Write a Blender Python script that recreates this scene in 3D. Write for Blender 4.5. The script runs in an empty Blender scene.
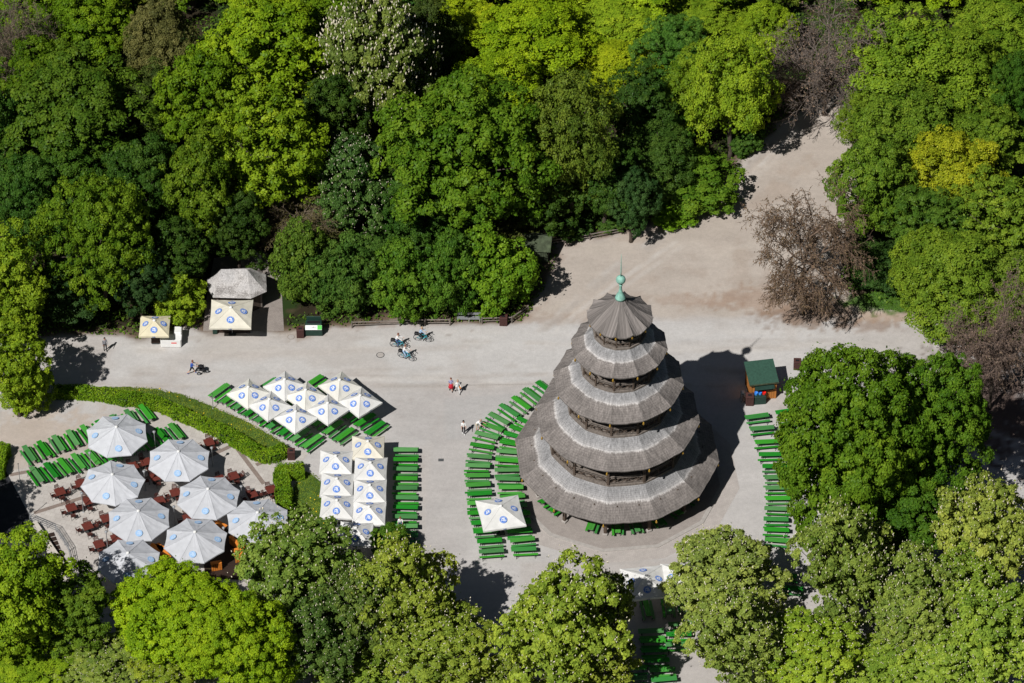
import bpy, bmesh, math, random
import numpy as np
from mathutils import Vector, Matrix, Euler

random.seed(7)
SC = bpy.context.scene
COL = SC.collection
PI = math.pi

# ------------------------------------------------------------------ camera
PITCH = math.radians(43.0)
DIST = 420.0
FPX = 4347.0
cam_d = bpy.data.cameras.new('camera')
cam = bpy.data.objects.new('camera', cam_d)
COL.objects.link(cam)
cam.location = (0, -DIST * math.cos(PITCH), DIST * math.sin(PITCH))
cam.rotation_euler = (PI / 2 - PITCH, 0, 0)
cam_d.sensor_width = 36.0
cam_d.lens = FPX / 1024.0 * 36.0
cam_d.clip_start = 1.0
cam_d.clip_end = 6000.0
SC.camera = cam


def G(px, py, z=0.0):
    """point of the place seen at a spot of the photograph, at height z"""
    x = (px - 512.0) / FPX
    y = (341.5 - py) / FPX
    cp, sp = math.cos(PITCH), math.sin(PITCH)
    d = (x, cp + y * sp, -sp + y * cp)
    o = cam.location
    t = (z - o[2]) / d[2]
    return Vector((o[0] + d[0] * t, o[1] + d[1] * t, z))


# ------------------------------------------------------------------ world and sun
SUN_VEC = Vector((-12.95, -17.2, 24.9)).normalized()      # towards the sun
elev = math.asin(SUN_VEC.z)
azim = math.atan2(SUN_VEC.x, SUN_VEC.y)
w = bpy.data.worlds.new('World')
SC.world = w
w.use_nodes = True
nt = w.node_tree
bg = nt.nodes['Background']
sky = nt.nodes.new('ShaderNodeTexSky')
sky.sky_type = 'NISHITA'
sky.sun_disc = False
sky.sun_elevation = elev
sky.sun_rotation = azim
nt.links.new(sky.outputs[0], bg.inputs[0])
bg.inputs[1].default_value = 0.025
sl = bpy.data.lights.new('sun', 'SUN')
sl.energy = 5.0
sl.angle = math.radians(0.5)
sl.color = (1.0, 0.972, 0.94)
so = bpy.data.objects.new('sun', sl)
COL.objects.link(so)
so.rotation_euler = SUN_VEC.to_track_quat('Z', 'Y').to_euler()
so.location = (-60, -80, 120)
SC.view_settings.view_transform = 'Standard'
SC.view_settings.look = 'None'
SC.view_settings.exposure = 0
SC.cycles.max_bounces = 6
SC.cycles.diffuse_bounces = 3
SC.cycles.transmission_bounces = 3
SC.cycles.transparent_max_bounces = 4

# ------------------------------------------------------------------ materials
def node(nt, kind, **kw):
    n = nt.nodes.new(kind)
    for k, v in kw.items():
        setattr(n, k, v)
    return n


def math_node(nt, op, a, b=None):
    n = node(nt, 'ShaderNodeMath', operation=op)
    for i, v in enumerate((a, b)):
        if v is None:
            continue
        if isinstance(v, (int, float)):
            n.inputs[i].default_value = v
        else:
            nt.links.new(v, n.inputs[i])
    return n.outputs[0]


def mat(name, color, rough=0.75, var=0.2, scale=3.0, use_obj=False, bump=0.0, spec=0.3, metallic=0.0, stretch=(1, 1, 1), detail=4):
    """surface with noise variation of its brightness; colour may come from the object"""
    m = bpy.data.materials.new(name)
    m.use_nodes = True
    nt = m.node_tree
    b = nt.nodes['Principled BSDF']
    b.inputs['Roughness'].default_value = rough
    b.inputs['Specular IOR Level'].default_value = spec
    b.inputs['Metallic'].default_value = metallic
    tc = node(nt, 'ShaderNodeTexCoord')
    mp = node(nt, 'ShaderNodeMapping')
    mp.inputs['Scale'].default_value = stretch
    nt.links.new(tc.outputs['Object'], mp.inputs[0])
    ns = node(nt, 'ShaderNodeTexNoise')
    ns.inputs['Scale'].default_value = scale
    ns.inputs['Detail'].default_value = detail
    nt.links.new(mp.outputs[0], ns.inputs['Vector'])
    mr = node(nt, 'ShaderNodeMapRange')
    mr.inputs[1].default_value = 0.25
    mr.inputs[2].default_value = 0.75
    mr.inputs[3].default_value = 1 - var
    mr.inputs[4].default_value = 1 + var
    nt.links.new(ns.outputs[0], mr.inputs[0])
    mx = node(nt, 'ShaderNodeVectorMath', operation='SCALE')
    nt.links.new(mr.outputs[0], mx.inputs['Scale'])
    if use_obj:
        oi = node(nt, 'ShaderNodeObjectInfo')
        nt.links.new(oi.outputs['Color'], mx.inputs[0])
    else:
        mx.inputs[0].default_value = color[:3]
    nt.links.new(mx.outputs[0], b.inputs['Base Color'])
    if bump:
        bp = node(nt, 'ShaderNodeBump')
        bp.inputs['Strength'].default_value = bump
        bp.inputs['Distance'].default_value = 0.05
        nt.links.new(ns.outputs[0], bp.inputs['Height'])
        nt.links.new(bp.outputs[0], b.inputs['Normal'])
    return m


def leaf_mat(name, transl=0.15):
    """leaves: the colour of the tree, varied from clump to clump and leaf to leaf"""
    m = bpy.data.materials.new(name)
    m.use_nodes = True
    nt = m.node_tree
    nt.nodes.remove(nt.nodes['Principled BSDF'])
    out = nt.nodes['Material Output']
    oi = node(nt, 'ShaderNodeObjectInfo')
    at = node(nt, 'ShaderNodeAttribute', attribute_name='var')
    hsv = node(nt, 'ShaderNodeHueSaturation')
    hue = math_node(nt, 'MULTIPLY_ADD', at.outputs['Fac'], 0.05)
    hue.node.inputs[2].default_value = 0.466
    val = math_node(nt, 'MULTIPLY_ADD', at.outputs['Fac'], -1.05)
    val.node.inputs[2].default_value = 1.58
    nt.links.new(hue, hsv.inputs['Hue'])
    nt.links.new(val, hsv.inputs['Value'])
    nt.links.new(oi.outputs['Color'], hsv.inputs['Color'])
    df = node(nt, 'ShaderNodeBsdfDiffuse')
    tr = node(nt, 'ShaderNodeBsdfTranslucent')
    gl = node(nt, 'ShaderNodeBsdfGlossy')
    gl.inputs['Roughness'].default_value = 0.45
    gl.inputs['Color'].default_value = (0.9, 0.95, 0.85, 1)
    nt.links.new(hsv.outputs[0], df.inputs[0])
    tcx = node(nt, 'ShaderNodeMix', data_type='RGBA', blend_type='MULTIPLY')
    tcx.inputs['Factor'].default_value = 1.0
    nt.links.new(hsv.outputs[0], tcx.inputs[6])
    tcx.inputs[7].default_value = (1.5, 1.25, 0.35, 1)
    nt.links.new(tcx.outputs[2], tr.inputs[0])
    m1 = node(nt, 'ShaderNodeMixShader')
    m1.inputs[0].default_value = transl
    nt.links.new(df.outputs[0], m1.inputs[1])
    nt.links.new(tr.outputs[0], m1.inputs[2])
    m2 = node(nt, 'ShaderNodeMixShader')
    m2.inputs[0].default_value = 0.006
    nt.links.new(m1.outputs[0], m2.inputs[1])
    nt.links.new(gl.outputs[0], m2.inputs[2])
    nt.links.new(m2.outputs[0], out.inputs[0])
    return m


def canopy_mat(name):
    m = mat(name, (1, 1, 1), rough=0.85, var=0.09, scale=1.6, use_obj=True, spec=0.1, detail=6, bump=0.5)
    nt = m.node_tree
    b = nt.nodes['Principled BSDF']
    out = nt.nodes['Material Output']
    tr = node(nt, 'ShaderNodeBsdfTranslucent')
    oi = node(nt, 'ShaderNodeObjectInfo')
    nt.links.new(oi.outputs['Color'], tr.inputs[0])
    mx = node(nt, 'ShaderNodeMixShader')
    mx.inputs[0].default_value = 0.14
    nt.links.new(b.outputs[0], mx.inputs[1])
    nt.links.new(tr.outputs[0], mx.inputs[2])
    nt.links.new(mx.outputs[0], out.inputs[0])
    return m


def ground_mat(name, fine=0.10):
    """ground: base colour kept per point, plus fine grit and faint tracks"""
    m = bpy.data.materials.new(name)
    m.use_nodes = True
    nt = m.node_tree
    b = nt.nodes['Principled BSDF']
    b.inputs['Roughness'].default_value = 0.95
    b.inputs['Specular IOR Level'].default_value = 0.1
    at = node(nt, 'ShaderNodeAttribute', attribute_name='tint')
    geo = node(nt, 'ShaderNodeNewGeometry')
    n1 = node(nt, 'ShaderNodeTexNoise'); n1.inputs['Scale'].default_value = 9.0; n1.inputs['Detail'].default_value = 6; n1.inputs['Roughness'].default_value = 0.75
    n2 = node(nt, 'ShaderNodeTexNoise'); n2.inputs['Scale'].default_value = 0.35; n2.inputs['Detail'].default_value = 6; n2.inputs['Roughness'].default_value = 0.65
    nt.links.new(geo.outputs['Position'], n1.inputs['Vector'])
    mp = node(nt, 'ShaderNodeMapping'); mp.inputs['Scale'].default_value = (0.55, 1.6, 1)
    nt.links.new(geo.outputs['Position'], mp.inputs[0])
    nt.links.new(mp.outputs[0], n2.inputs['Vector'])
    a = math_node(nt, 'MULTIPLY_ADD', n1.outputs[0], 4 * fine); a.node.inputs[2].default_value = 1 - 2 * fine
    c = math_node(nt, 'MULTIPLY_ADD', n2.outputs[0], 0.34); c.node.inputs[2].default_value = 0.83
    n3 = node(nt, 'ShaderNodeTexNoise'); n3.inputs['Scale'].default_value = 2.6; n3.inputs['Detail'].default_value = 4; n3.inputs['Roughness'].default_value = 0.8
    nt.links.new(geo.outputs['Position'], n3.inputs['Vector'])
    g3 = math_node(nt, 'MULTIPLY_ADD', n3.outputs[0], 0.42); g3.node.inputs[2].default_value = 0.79
    f = math_node(nt, 'MULTIPLY', math_node(nt, 'MULTIPLY', a, c), g3)
    vm = node(nt, 'ShaderNodeVectorMath', operation='SCALE')
    nt.links.new(at.outputs['Color'], vm.inputs[0])
    nt.links.new(f, vm.inputs['Scale'])
    nt.links.new(vm.outputs[0], b.inputs['Base Color'])
    bp = node(nt, 'ShaderNodeBump'); bp.inputs['Strength'].default_value = 0.35; bp.inputs['Distance'].default_value = 0.03
    nt.links.new(n1.outputs[0], bp.inputs['Height'])
    nt.links.new(bp.outputs[0], b.inputs['Normal'])
    return m


def paving_mat(name, c1, c2, size, mortar, scale=1.0):
    m = bpy.data.materials.new(name)
    m.use_nodes = True
    nt = m.node_tree
    b = nt.nodes['Principled BSDF']
    b.inputs['Roughness'].default_value = 0.9
    b.inputs['Specular IOR Level'].default_value = 0.15
    geo = node(nt, 'ShaderNodeNewGeometry')
    mp = node(nt, 'ShaderNodeMapping'); mp.inputs['Rotation'].default_value = (0, 0, 0.32)
    nt.links.new(geo.outputs['Position'], mp.inputs[0])
    br = node(nt, 'ShaderNodeTexBrick')
    br.inputs['Color1'].default_value = (*c1, 1)
    br.inputs['Color2'].default_value = (*c2, 1)
    br.inputs['Mortar'].default_value = (*mortar, 1)
    br.inputs['Scale'].default_value = scale
    br.inputs['Brick Width'].default_value = size[0]
    br.inputs['Row Height'].default_value = size[1]
    br.inputs['Mortar Size'].default_value = 0.012
    nt.links.new(mp.outputs[0], br.inputs['Vector'])
    n2 = node(nt, 'ShaderNodeTexNoise'); n2.inputs['Scale'].default_value = 0.8; n2.inputs['Detail'].default_value = 7; n2.inputs['Roughness'].default_value = 0.7
    nt.links.new(geo.outputs['Position'], n2.inputs['Vector'])
    c = math_node(nt, 'MULTIPLY_ADD', n2.outputs[0], 0.6); c.node.inputs[2].default_value = 0.7
    vm = node(nt, 'ShaderNodeVectorMath', operation='SCALE')
    nt.links.new(br.outputs[0], vm.inputs[0])
    nt.links.new(c, vm.inputs['Scale'])
    nt.links.new(vm.outputs[0], b.inputs['Base Color'])
    return m


def shingle_mat(name):
    """weathered wooden shingles: streaks run down the slope, darker brown skirt, pale worn line at the kink"""
    m = bpy.data.materials.new(name)
    m.use_nodes = True
    nt = m.node_tree
    b = nt.nodes['Principled BSDF']
    b.inputs['Roughness'].default_value = 0.8
    b.inputs['Specular IOR Level'].default_value = 0.2
    at = node(nt, 'ShaderNodeAttribute', attribute_name='ruv')
    sep = node(nt, 'ShaderNodeSeparateXYZ')
    nt.links.new(at.outputs['Vector'], sep.inputs[0])
    def noise(scale, sx, sy, detail=5, rough=0.65):
        mp = node(nt, 'ShaderNodeMapping'); mp.inputs['Scale'].default_value = (sx, sy, 1)
        nt.links.new(at.outputs['Vector'], mp.inputs[0])
        n = node(nt, 'ShaderNodeTexNoise'); n.inputs['Scale'].default_value = scale; n.inputs['Detail'].default_value = detail; n.inputs['Roughness'].default_value = rough
        nt.links.new(mp.outputs[0], n.inputs['Vector'])
        return n.outputs[0]
    streak = noise(6.5, 1.0, 0.35)
    shing = noise(9.0, 1.0, 0.8, 3)
    patch = noise(0.55, 1.0, 1.6)
    v = sep.outputs[1]
    wob = math_node(nt, 'MULTIPLY_ADD', patch, 0.36); wob.node.inputs[2].default_value = -0.18
    wob2 = math_node(nt, 'MULTIPLY_ADD', shing, 0.15); wob2.node.inputs[2].default_value = -0.075
    vv = math_node(nt, 'ADD', math_node(nt, 'ADD', v, wob), wob2)
    cr = node(nt, 'ShaderNodeValToRGB')
    e = cr.color_ramp.elements
    e[0].position = 0.0; e[0].color = (0.165, 0.148, 0.137, 1)
    e[1].position = 1.0; e[1].color = (0.25, 0.248, 0.25, 1)
    for p, c in ((0.36, (0.185, 0.166, 0.154)), (0.455, (0.205, 0.186, 0.174)), (0.497, (0.46, 0.44, 0.425)), (0.53, (0.33, 0.32, 0.315)), (0.64, (0.265, 0.26, 0.26)), (0.82, (0.23, 0.228, 0.23))):
        x = e.new(p); x.color = (*c, 1)
    half = math_node(nt, 'MULTIPLY', vv, 0.5)
    nt.links.new(half, cr.inputs[0])
    s1 = math_node(nt, 'MULTIPLY_ADD', streak, 1.5); s1.node.inputs[2].default_value = 0.25
    s2 = math_node(nt, 'MULTIPLY_ADD', shing, 1.3); s2.node.inputs[2].default_value = 0.35
    s3 = math_node(nt, 'MULTIPLY_ADD', patch, 1.0); s3.node.inputs[2].default_value = 0.5
    crs = math_node(nt, 'FRACT', math_node(nt, 'ADD', math_node(nt, 'MULTIPLY', v, 8.0), math_node(nt, 'MULTIPLY', shing, 0.9)))
    crs2 = math_node(nt, 'MULTIPLY_ADD', crs, 0.26); crs2.node.inputs[2].default_value = 0.86
    f = math_node(nt, 'MULTIPLY', crs2, math_node(nt, 'MULTIPLY', math_node(nt, 'MULTIPLY', s1, s2), s3))
    vm = node(nt, 'ShaderNodeVectorMath', operation='SCALE')
    nt.links.new(cr.outputs[0], vm.inputs[0])
    nt.links.new(f, vm.inputs['Scale'])
    nt.links.new(vm.outputs[0], b.inputs['Base Color'])
    bp = node(nt, 'ShaderNodeBump'); bp.inputs['Strength'].default_value = 0.6; bp.inputs['Distance'].default_value = 0.05
    nt.links.new(streak, bp.inputs['Height'])
    nt.links.new(bp.outputs[0], b.inputs['Normal'])
    return m


M = {}
M['leaf'] = leaf_mat('leaf')
M['bark'] = mat('bark', (0.07, 0.055, 0.042), 0.95, 0.4, 6, stretch=(1, 1, 0.2), bump=0.5)
M['twig'] = mat('twig', (1, 1, 1), 0.95, 0.3, 4, use_obj=True)
M['blossom'] = mat('blossom', (0.66, 0.60, 0.46), 0.9, 0.2, 5)
M['bench_green'] = mat('green_paint', (1, 1, 1), 0.5, 0.14, 2.2, use_obj=True, spec=0.35, stretch=(0.5, 4, 1))
M['steel_dark'] = mat('dark_steel', (0.03, 0.035, 0.035), 0.6, 0.2, 4)
M['steel_grey'] = mat('grey_steel', (0.32, 0.33, 0.34), 0.45, 0.15, 4, metallic=0.4)
M['canvas'] = canopy_mat('canvas')
M['logo_blue'] = mat('logo_blue', (1, 1, 1), 0.85, 0.05, 3, use_obj=True, spec=0.1)
M['logo_white'] = mat('logo_white', (0.72, 0.74, 0.76), 0.85, 0.05, 3, spec=0.1)
M['shingle'] = shingle_mat('wood_shingles')
M['timber'] = mat('dark_timber', (0.085, 0.062, 0.047), 0.85, 0.35, 5, stretch=(1, 1, 0.3))
M['timber_grey'] = mat('weathered_timber', (0.17, 0.145, 0.125), 0.85, 0.35, 5, stretch=(1, 1, 0.3))
M['timber_black'] = mat('shaded_timber', (0.03, 0.024, 0.02), 0.9, 0.3, 4)  # darker copy of the timber, with shade put into its colour
M['copper'] = mat('green_copper', (0.23, 0.45, 0.37), 0.6, 0.3, 4, spec=0.4)
M['gold'] = mat('gilt', (0.6, 0.36, 0.06), 0.35, 0.15, 6, metallic=0.6)
M['ground'] = ground_mat('gravel_ground', 0.13)
M['soil'] = ground_mat('soil_ground', 0.2)
M['terrace'] = paving_mat('terrace_stone', (0.47, 0.44, 0.405), (0.42, 0.39, 0.36), (0.5, 0.5), (0.34, 0.30, 0.27))
M['brickband'] = paving_mat('brown_sett', (0.27, 0.215, 0.185), (0.22, 0.175, 0.15), (0.2, 0.1), (0.15, 0.12, 0.1))
M['kioskpave'] = paving_mat('grey_sett', (0.30, 0.265, 0.24), (0.255, 0.225, 0.205), (0.24, 0.12), (0.2, 0.17, 0.15))
M['plinth'] = paving_mat('plinth_sett', (0.33, 0.295, 0.27), (0.29, 0.26, 0.24), (0.2, 0.12), (0.24, 0.21, 0.19))
M['kerb'] = mat('kerb_stone', (0.36, 0.335, 0.31), 0.9, 0.15, 3)
M['shade_dark_asphalt'] = mat('shade_dark_asphalt', (0.03, 0.031, 0.036), 0.9, 0.2, 2, bump=0.2)  # darkened so that the shade is already in the colour
M['lawn'] = mat('lawn_soil', (0.055, 0.11, 0.018), 0.95, 0.45, 1.3, detail=8)
M['hedge_core'] = mat('hedge_core', (0.02, 0.035, 0.008), 0.95, 0.3, 4)
M['brown_chair'] = mat('dark_red_wood', (0.085, 0.024, 0.018), 0.6, 0.25, 4)
M['brown_top'] = mat('red_brown_top', (0.12, 0.028, 0.02), 0.5, 0.2, 3)
M['orange_wood'] = mat('orange_wood', (0.62, 0.2, 0.03), 0.6, 0.2, 3, stretch=(1, 6, 1))
M['dark_board'] = mat('dark_board', (0.03, 0.017, 0.012), 0.7, 0.3, 3, stretch=(1, 8, 1))
M['bin_brown'] = mat('brown_bin', (0.07, 0.03, 0.026), 0.6, 0.2, 4, stretch=(6, 6, 0.4))
M['bin_green'] = mat('green_container', (0.014, 0.04, 0.03), 0.5, 0.2, 3)
M['white_paint'] = mat('white_paint', (0.74, 0.74, 0.72), 0.5, 0.06, 2)
M['cream_wall'] = mat('cream_wall', (0.5, 0.46, 0.4), 0.85, 0.12, 2)
M['roof_felt'] = mat('green_felt', (0.028, 0.075, 0.052), 0.9, 0.22, 5, bump=0.2)
M['hut_wood'] = mat('orange_hut_wood', (0.40, 0.155, 0.035), 0.7, 0.3, 4, stretch=(5, 5, 0.3))
M['moss'] = mat('mossy_roof', (0.055, 0.07, 0.04), 0.95, 0.55, 3, detail=8)
M['blue_plastic'] = mat('blue_plastic', (0.06, 0.27, 0.75), 0.4, 0.1, 3)
M['red_plastic'] = mat('red_plastic', (0.75, 0.02, 0.015), 0.4, 0.1, 3)
M['sign_green'] = mat('sign_green', (0.08, 0.5, 0.06), 0.5, 0.1, 3)
M['black'] = mat('black_rubber', (0.012, 0.012, 0.014), 0.6, 0.2, 4)
M['teal'] = mat('teal_frame', (0.02, 0.30, 0.36), 0.35, 0.1, 3, spec=0.5)
M['glass'] = mat('lamp_glass', (0.55, 0.57, 0.58), 0.2, 0.05, 3, spec=0.5)
M['skin'] = mat('skin', (0.52, 0.30, 0.21), 0.6, 0.06, 5)
M['hair_dark'] = mat('dark_hair', (0.018, 0.012, 0.01), 0.6, 0.3, 9)
M['hair_red'] = mat('auburn_hair', (0.16, 0.05, 0.025), 0.6, 0.3, 9)
M['hair_grey'] = mat('blond_hair', (0.38, 0.27, 0.17), 0.6, 0.3, 9)
CLOTH = {}
for nm, c in dict(white=(0.74, 0.74, 0.73), black=(0.014, 0.014, 0.017), blue=(0.03, 0.09, 0.38), sky=(0.33, 0.47, 0.66), jean=(0.06, 0.11, 0.24), red=(0.5, 0.02, 0.04),
                  grey=(0.25, 0.25, 0.27), sand=(0.58, 0.5, 0.38), orange=(0.7, 0.24, 0.02), lilac=(0.32, 0.32, 0.5)).items():
    CLOTH[nm] = mat(nm + '_cloth', c, 0.9, 0.12, 7)


# ------------------------------------------------------------------ mesh helpers
class MB:
    """collects simple solids, then links them as one mesh"""
    def __init__(self):
        self.v, self.f, self.m = [], [], []
        self.mats = []

    def mi(self, m):
        if m not in self.mats:
            self.mats.append(m)
        return self.mats.index(m)

    def add(self, verts, faces, m):
        o = len(self.v)
        self.v += [tuple(x) for x in verts]
        self.f += [tuple(i + o for i in f) for f in faces]
        self.m += [self.mi(m)] * len(faces)

    def box(self, c, s, m, rz=0.0, bev=0.0, mtx=None):
        hx, hy, hz = s[0] / 2, s[1] / 2, s[2] / 2
        if bev <= 0:
            vs = [(x, y, z) for z in (-hz, hz) for y in (-hy, hy) for x in (-hx, hx)]
            fs = [(0, 2, 3, 1), (4, 5, 7, 6), (0, 1, 5, 4), (2, 6, 7, 3), (0, 4, 6, 2), (1, 3, 7, 5)]
        else:
            b = bev
            ring = lambda ex, ey: [(-ex, -ey), (ex, -ey), (ex, ey), (-ex, ey)]
            def oct_ring(ex, ey, z):
                k = min(b, ex * .5, ey * .5)
                return [(-ex + k, -ey, z), (ex - k, -ey, z), (ex, -ey + k, z), (ex, ey - k, z), (ex - k, ey, z), (-ex + k, ey, z), (-ex, ey - k, z), (-ex, -ey + k, z)]
            k = min(b, hz * .9)
            vs = oct_ring(hx - b, hy - b, -hz) + oct_ring(hx, hy, -hz + k) + oct_ring(hx, hy, hz - k) + oct_ring(hx - b, hy - b, hz)
            fs = [tuple(range(7, -1, -1)), tuple(range(24, 32))]
            for r in range(3):
                for i in range(8):
                    j = (i + 1) % 8
                    fs.append((r * 8 + i, r * 8 + j, r * 8 + 8 + j, r * 8 + 8 + i))
        if mtx is not None:
            vs = [mtx @ Vector(p) for p in vs]
        else:
            ca, sa = math.cos(rz), math.sin(rz)
            vs = [(c[0] + x * ca - y * sa, c[1] + x * sa + y * ca, c[2] + z) for x, y, z in vs]
        self.add(vs, fs, m)

    def tube(self, pts, radii, m, n=6, cap=True):
        pts = [Vector(p) for p in pts]
        if isinstance(radii, (int, float)):
            radii = [radii] * len(pts)
        vs = []
        for i, p in enumerate(pts):
            a = pts[max(i - 1, 0)]
            b = pts[min(i + 1, len(pts) - 1)]
            d = (b - a)
            d = d.normalized() if d.length > 1e-9 else Vector((0, 0, 1))
            u = d.cross(Vector((0, 0, 1)) if abs(d.z) < 0.9 else Vector((1, 0, 0))).normalized()
            v = d.cross(u)
            for k in range(n):
                t = 2 * PI * k / n
                vs.append(p + (u * math.cos(t) + v * math.sin(t)) * radii[i])
        fs = []
        for i in range(len(pts) - 1):
            for k in range(n):
                l = (k + 1) % n
                fs.append((i * n + k, i * n + l, i * n + n + l, i * n + n + k))
        if cap:
            fs.append(tuple(range(n - 1, -1, -1)))
            fs.append(tuple(range((len(pts) - 1) * n, len(pts) * n)))
        self.add(vs, fs, m)

    def bar(self, a, b, w, h, m):
        """square bar from a to b"""
        a, b = Vector(a), Vector(b)
        d = b - a
        L = d.length
        q = d.to_track_quat('X', 'Z')
        mt = Matrix.Translation((a + b) / 2) @ q.to_matrix().to_4x4()
        self.box((0, 0, 0), (L, w, h), m, mtx=mt)

    def lathe(self, prof, m, n=12, c=(0, 0, 0)):
        vs, fs = [], []
        for r, z in prof:
            for k in range(n):
                t = 2 * PI * k / n
                vs.append((c[0] + r * math.cos(t), c[1] + r * math.sin(t), c[2] + z))
        for i in range(len(prof) - 1):
            for k in range(n):
                l = (k + 1) % n
                fs.append((i * n + k, i * n + l, i * n + n + l, i * n + n + k))
        fs.append(tuple(range(n - 1, -1, -1)))
        fs.append(tuple(range((len(prof) - 1) * n, len(prof) * n)))
        self.add(vs, fs, m)

    def sheet(self, poly, z, m, h=0.0):
        n = len(poly)
        a = sum(poly[i][0] * poly[(i + 1) % n][1] - poly[(i + 1) % n][0] * poly[i][1] for i in range(n))
        if a < 0:
            poly = poly[::-1]
        vs = [(p[0], p[1], z) for p in poly]
        fs = [tuple(range(n))]
        if h:
            vs += [(p[0], p[1], z - h) for p in poly]
            fs += [(i, i + n, (i + 1) % n + n, (i + 1) % n) for i in range(n)]
        self.add(vs, fs, m)

    def mesh(self, name, smooth=False):
        me = bpy.data.meshes.new(name)
        me.from_pydata(self.v, [], self.f)
        for m in self.mats:
            me.materials.append(m)
        if len(self.mats) > 1:
            me.polygons.foreach_set('material_index', self.m)
        if smooth:
            me.polygons.foreach_set('use_smooth', [True] * len(self.f))
        me.update()
        return me

    def build(self, name, parent=None, smooth=False, color=None):
        return link(name, self.mesh(name, smooth), parent, color)


def link(name, me, parent=None, color=None):
    o = bpy.data.objects.new(name, me)
    COL.objects.link(o)
    if parent is not None:
        o.parent = parent
    if color is not None:
        o.color = (*color, 1)
    return o


def tag(o, label=None, cat=None, group=None, kind=None):
    if label: o['label'] = label
    if cat: o['category'] = cat
    if group: o['group'] = group
    if kind: o['kind'] = kind
    return o


def thing(name, label, cat, loc=(0, 0, 0), rz=0.0, group=None):
    o = bpy.data.objects.new(name, None)
    COL.objects.link(o)
    o.empty_display_size = 0.3
    o.location = loc
    o.rotation_euler = (0, 0, rz)
    return tag(o, label, cat, group)


def dup(root, loc, rz, label, group=None, color=None, scale=None):
    """a copy of a thing with its parts and sub-parts"""
    r = root.copy()
    COL.objects.link(r)
    r.location = loc
    r.rotation_euler = (0, 0, rz)
    r['label'] = label
    if group: r['group'] = group
    if scale: r.scale = scale
    if color: r.color = (*color, 1)
    for ch in list(root.children):
        c = ch.copy()
        COL.objects.link(c)
        c.parent = r
        if color: c.color = (*color, 1)
        for g in list(ch.children):
            d = g.copy()
            COL.objects.link(d)
            d.parent = c
    return r


ORD = ['first', 'second', 'third', 'fourth', 'fifth', 'sixth', 'seventh', 'eighth', 'ninth', 'tenth', 'eleventh', 'twelfth', 'thirteenth', 'fourteenth', 'fifteenth', 'sixteenth', 'seventeenth', 'eighteenth', 'nineteenth', 'twentieth', 'twenty-first', 'twenty-second']


def jig(poly, step=0.6, amp=0.2, rnd=random):
    """outline with a slightly uneven edge"""
    out = []
    n = len(poly)
    for i in range(n):
        a, b = Vector(poly[i][:2]), Vector(poly[(i + 1) % n][:2])
        k = max(1, int((b - a).length / step))
        for j in range(k):
            p = a.lerp(b, j / k)
            out.append((p.x + rnd.uniform(-amp, amp), p.y + rnd.uniform(-amp, amp)))
    return out


def smooth_line(pts, n=6):
    """Catmull-Rom through the points"""
    P = [Vector(p) for p in pts]
    P = [P[0] * 2 - P[1]] + P + [P[-1] * 2 - P[-2]]
    out = []
    for i in range(1, len(P) - 2):
        for k in range(n):
            t = k / n
            a, b, c, d = P[i - 1], P[i], P[i + 1], P[i + 2]
            out.append(0.5 * ((2 * b) + (c - a) * t + (2 * a - 5 * b + 4 * c - d) * t * t + (3 * b - a - 3 * c + d) * t ** 3))
    out.append(P[-2])
    return out

# ------------------------------------------------------------------ ground: one sheet, split where plaza, path and wood floor meet
def vnoise(x, y, scale, seed):
    r = np.random.RandomState(seed)
    T = r.rand(256, 256)
    u, v = x / scale + 1000, y / scale + 1000
    i, j = np.floor(u).astype(int), np.floor(v).astype(int)
    fu, fv = u - i, v - j
    fu, fv = fu * fu * (3 - 2 * fu), fv * fv * (3 - 2 * fv)
    g = lambda a, b: T[a % 256, b % 256]
    return (g(i, j) * (1 - fu) + g(i + 1, j) * fu) * (1 - fv) + (g(i, j + 1) * (1 - fu) + g(i + 1, j + 1) * fu) * fv


def fbm(x, y, scale, seed, octv=4):
    s, a, t = 0, 1, 0
    for k in range(octv):
        s = s + a * vnoise(x, y, scale / 2 ** k, seed + k)
        t += a
        a *= 0.55
    return s / t


def sdist(X, Y, poly):
    """signed distance to an outline, positive inside"""
    P = np.array([(p[0], p[1]) for p in poly])
    ins = np.zeros(X.shape, bool)
    d = np.full(X.shape, 1e9)
    n = len(P)
    for i in range(n):
        a, b = P[i], P[(i + 1) % n]
        e = b - a
        t = np.clip(((X - a[0]) * e[0] + (Y - a[1]) * e[1]) / (e @ e + 1e-9), 0, 1)
        d = np.minimum(d, np.hypot(X - a[0] - t * e[0], Y - a[1] - t * e[1]))
        c = (a[1] > Y) != (b[1] > Y)
        with np.errstate(divide='ignore', invalid='ignore'):
            xi = (b[0] - a[0]) * (Y - a[1]) / (b[1] - a[1] + 1e-12) + a[0]
        ins ^= c & (X < xi)
    return np.where(ins, d, -d)


def pg(pts, z=0.0):
    return [G(x, y, z) for x, y in pts]


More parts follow.
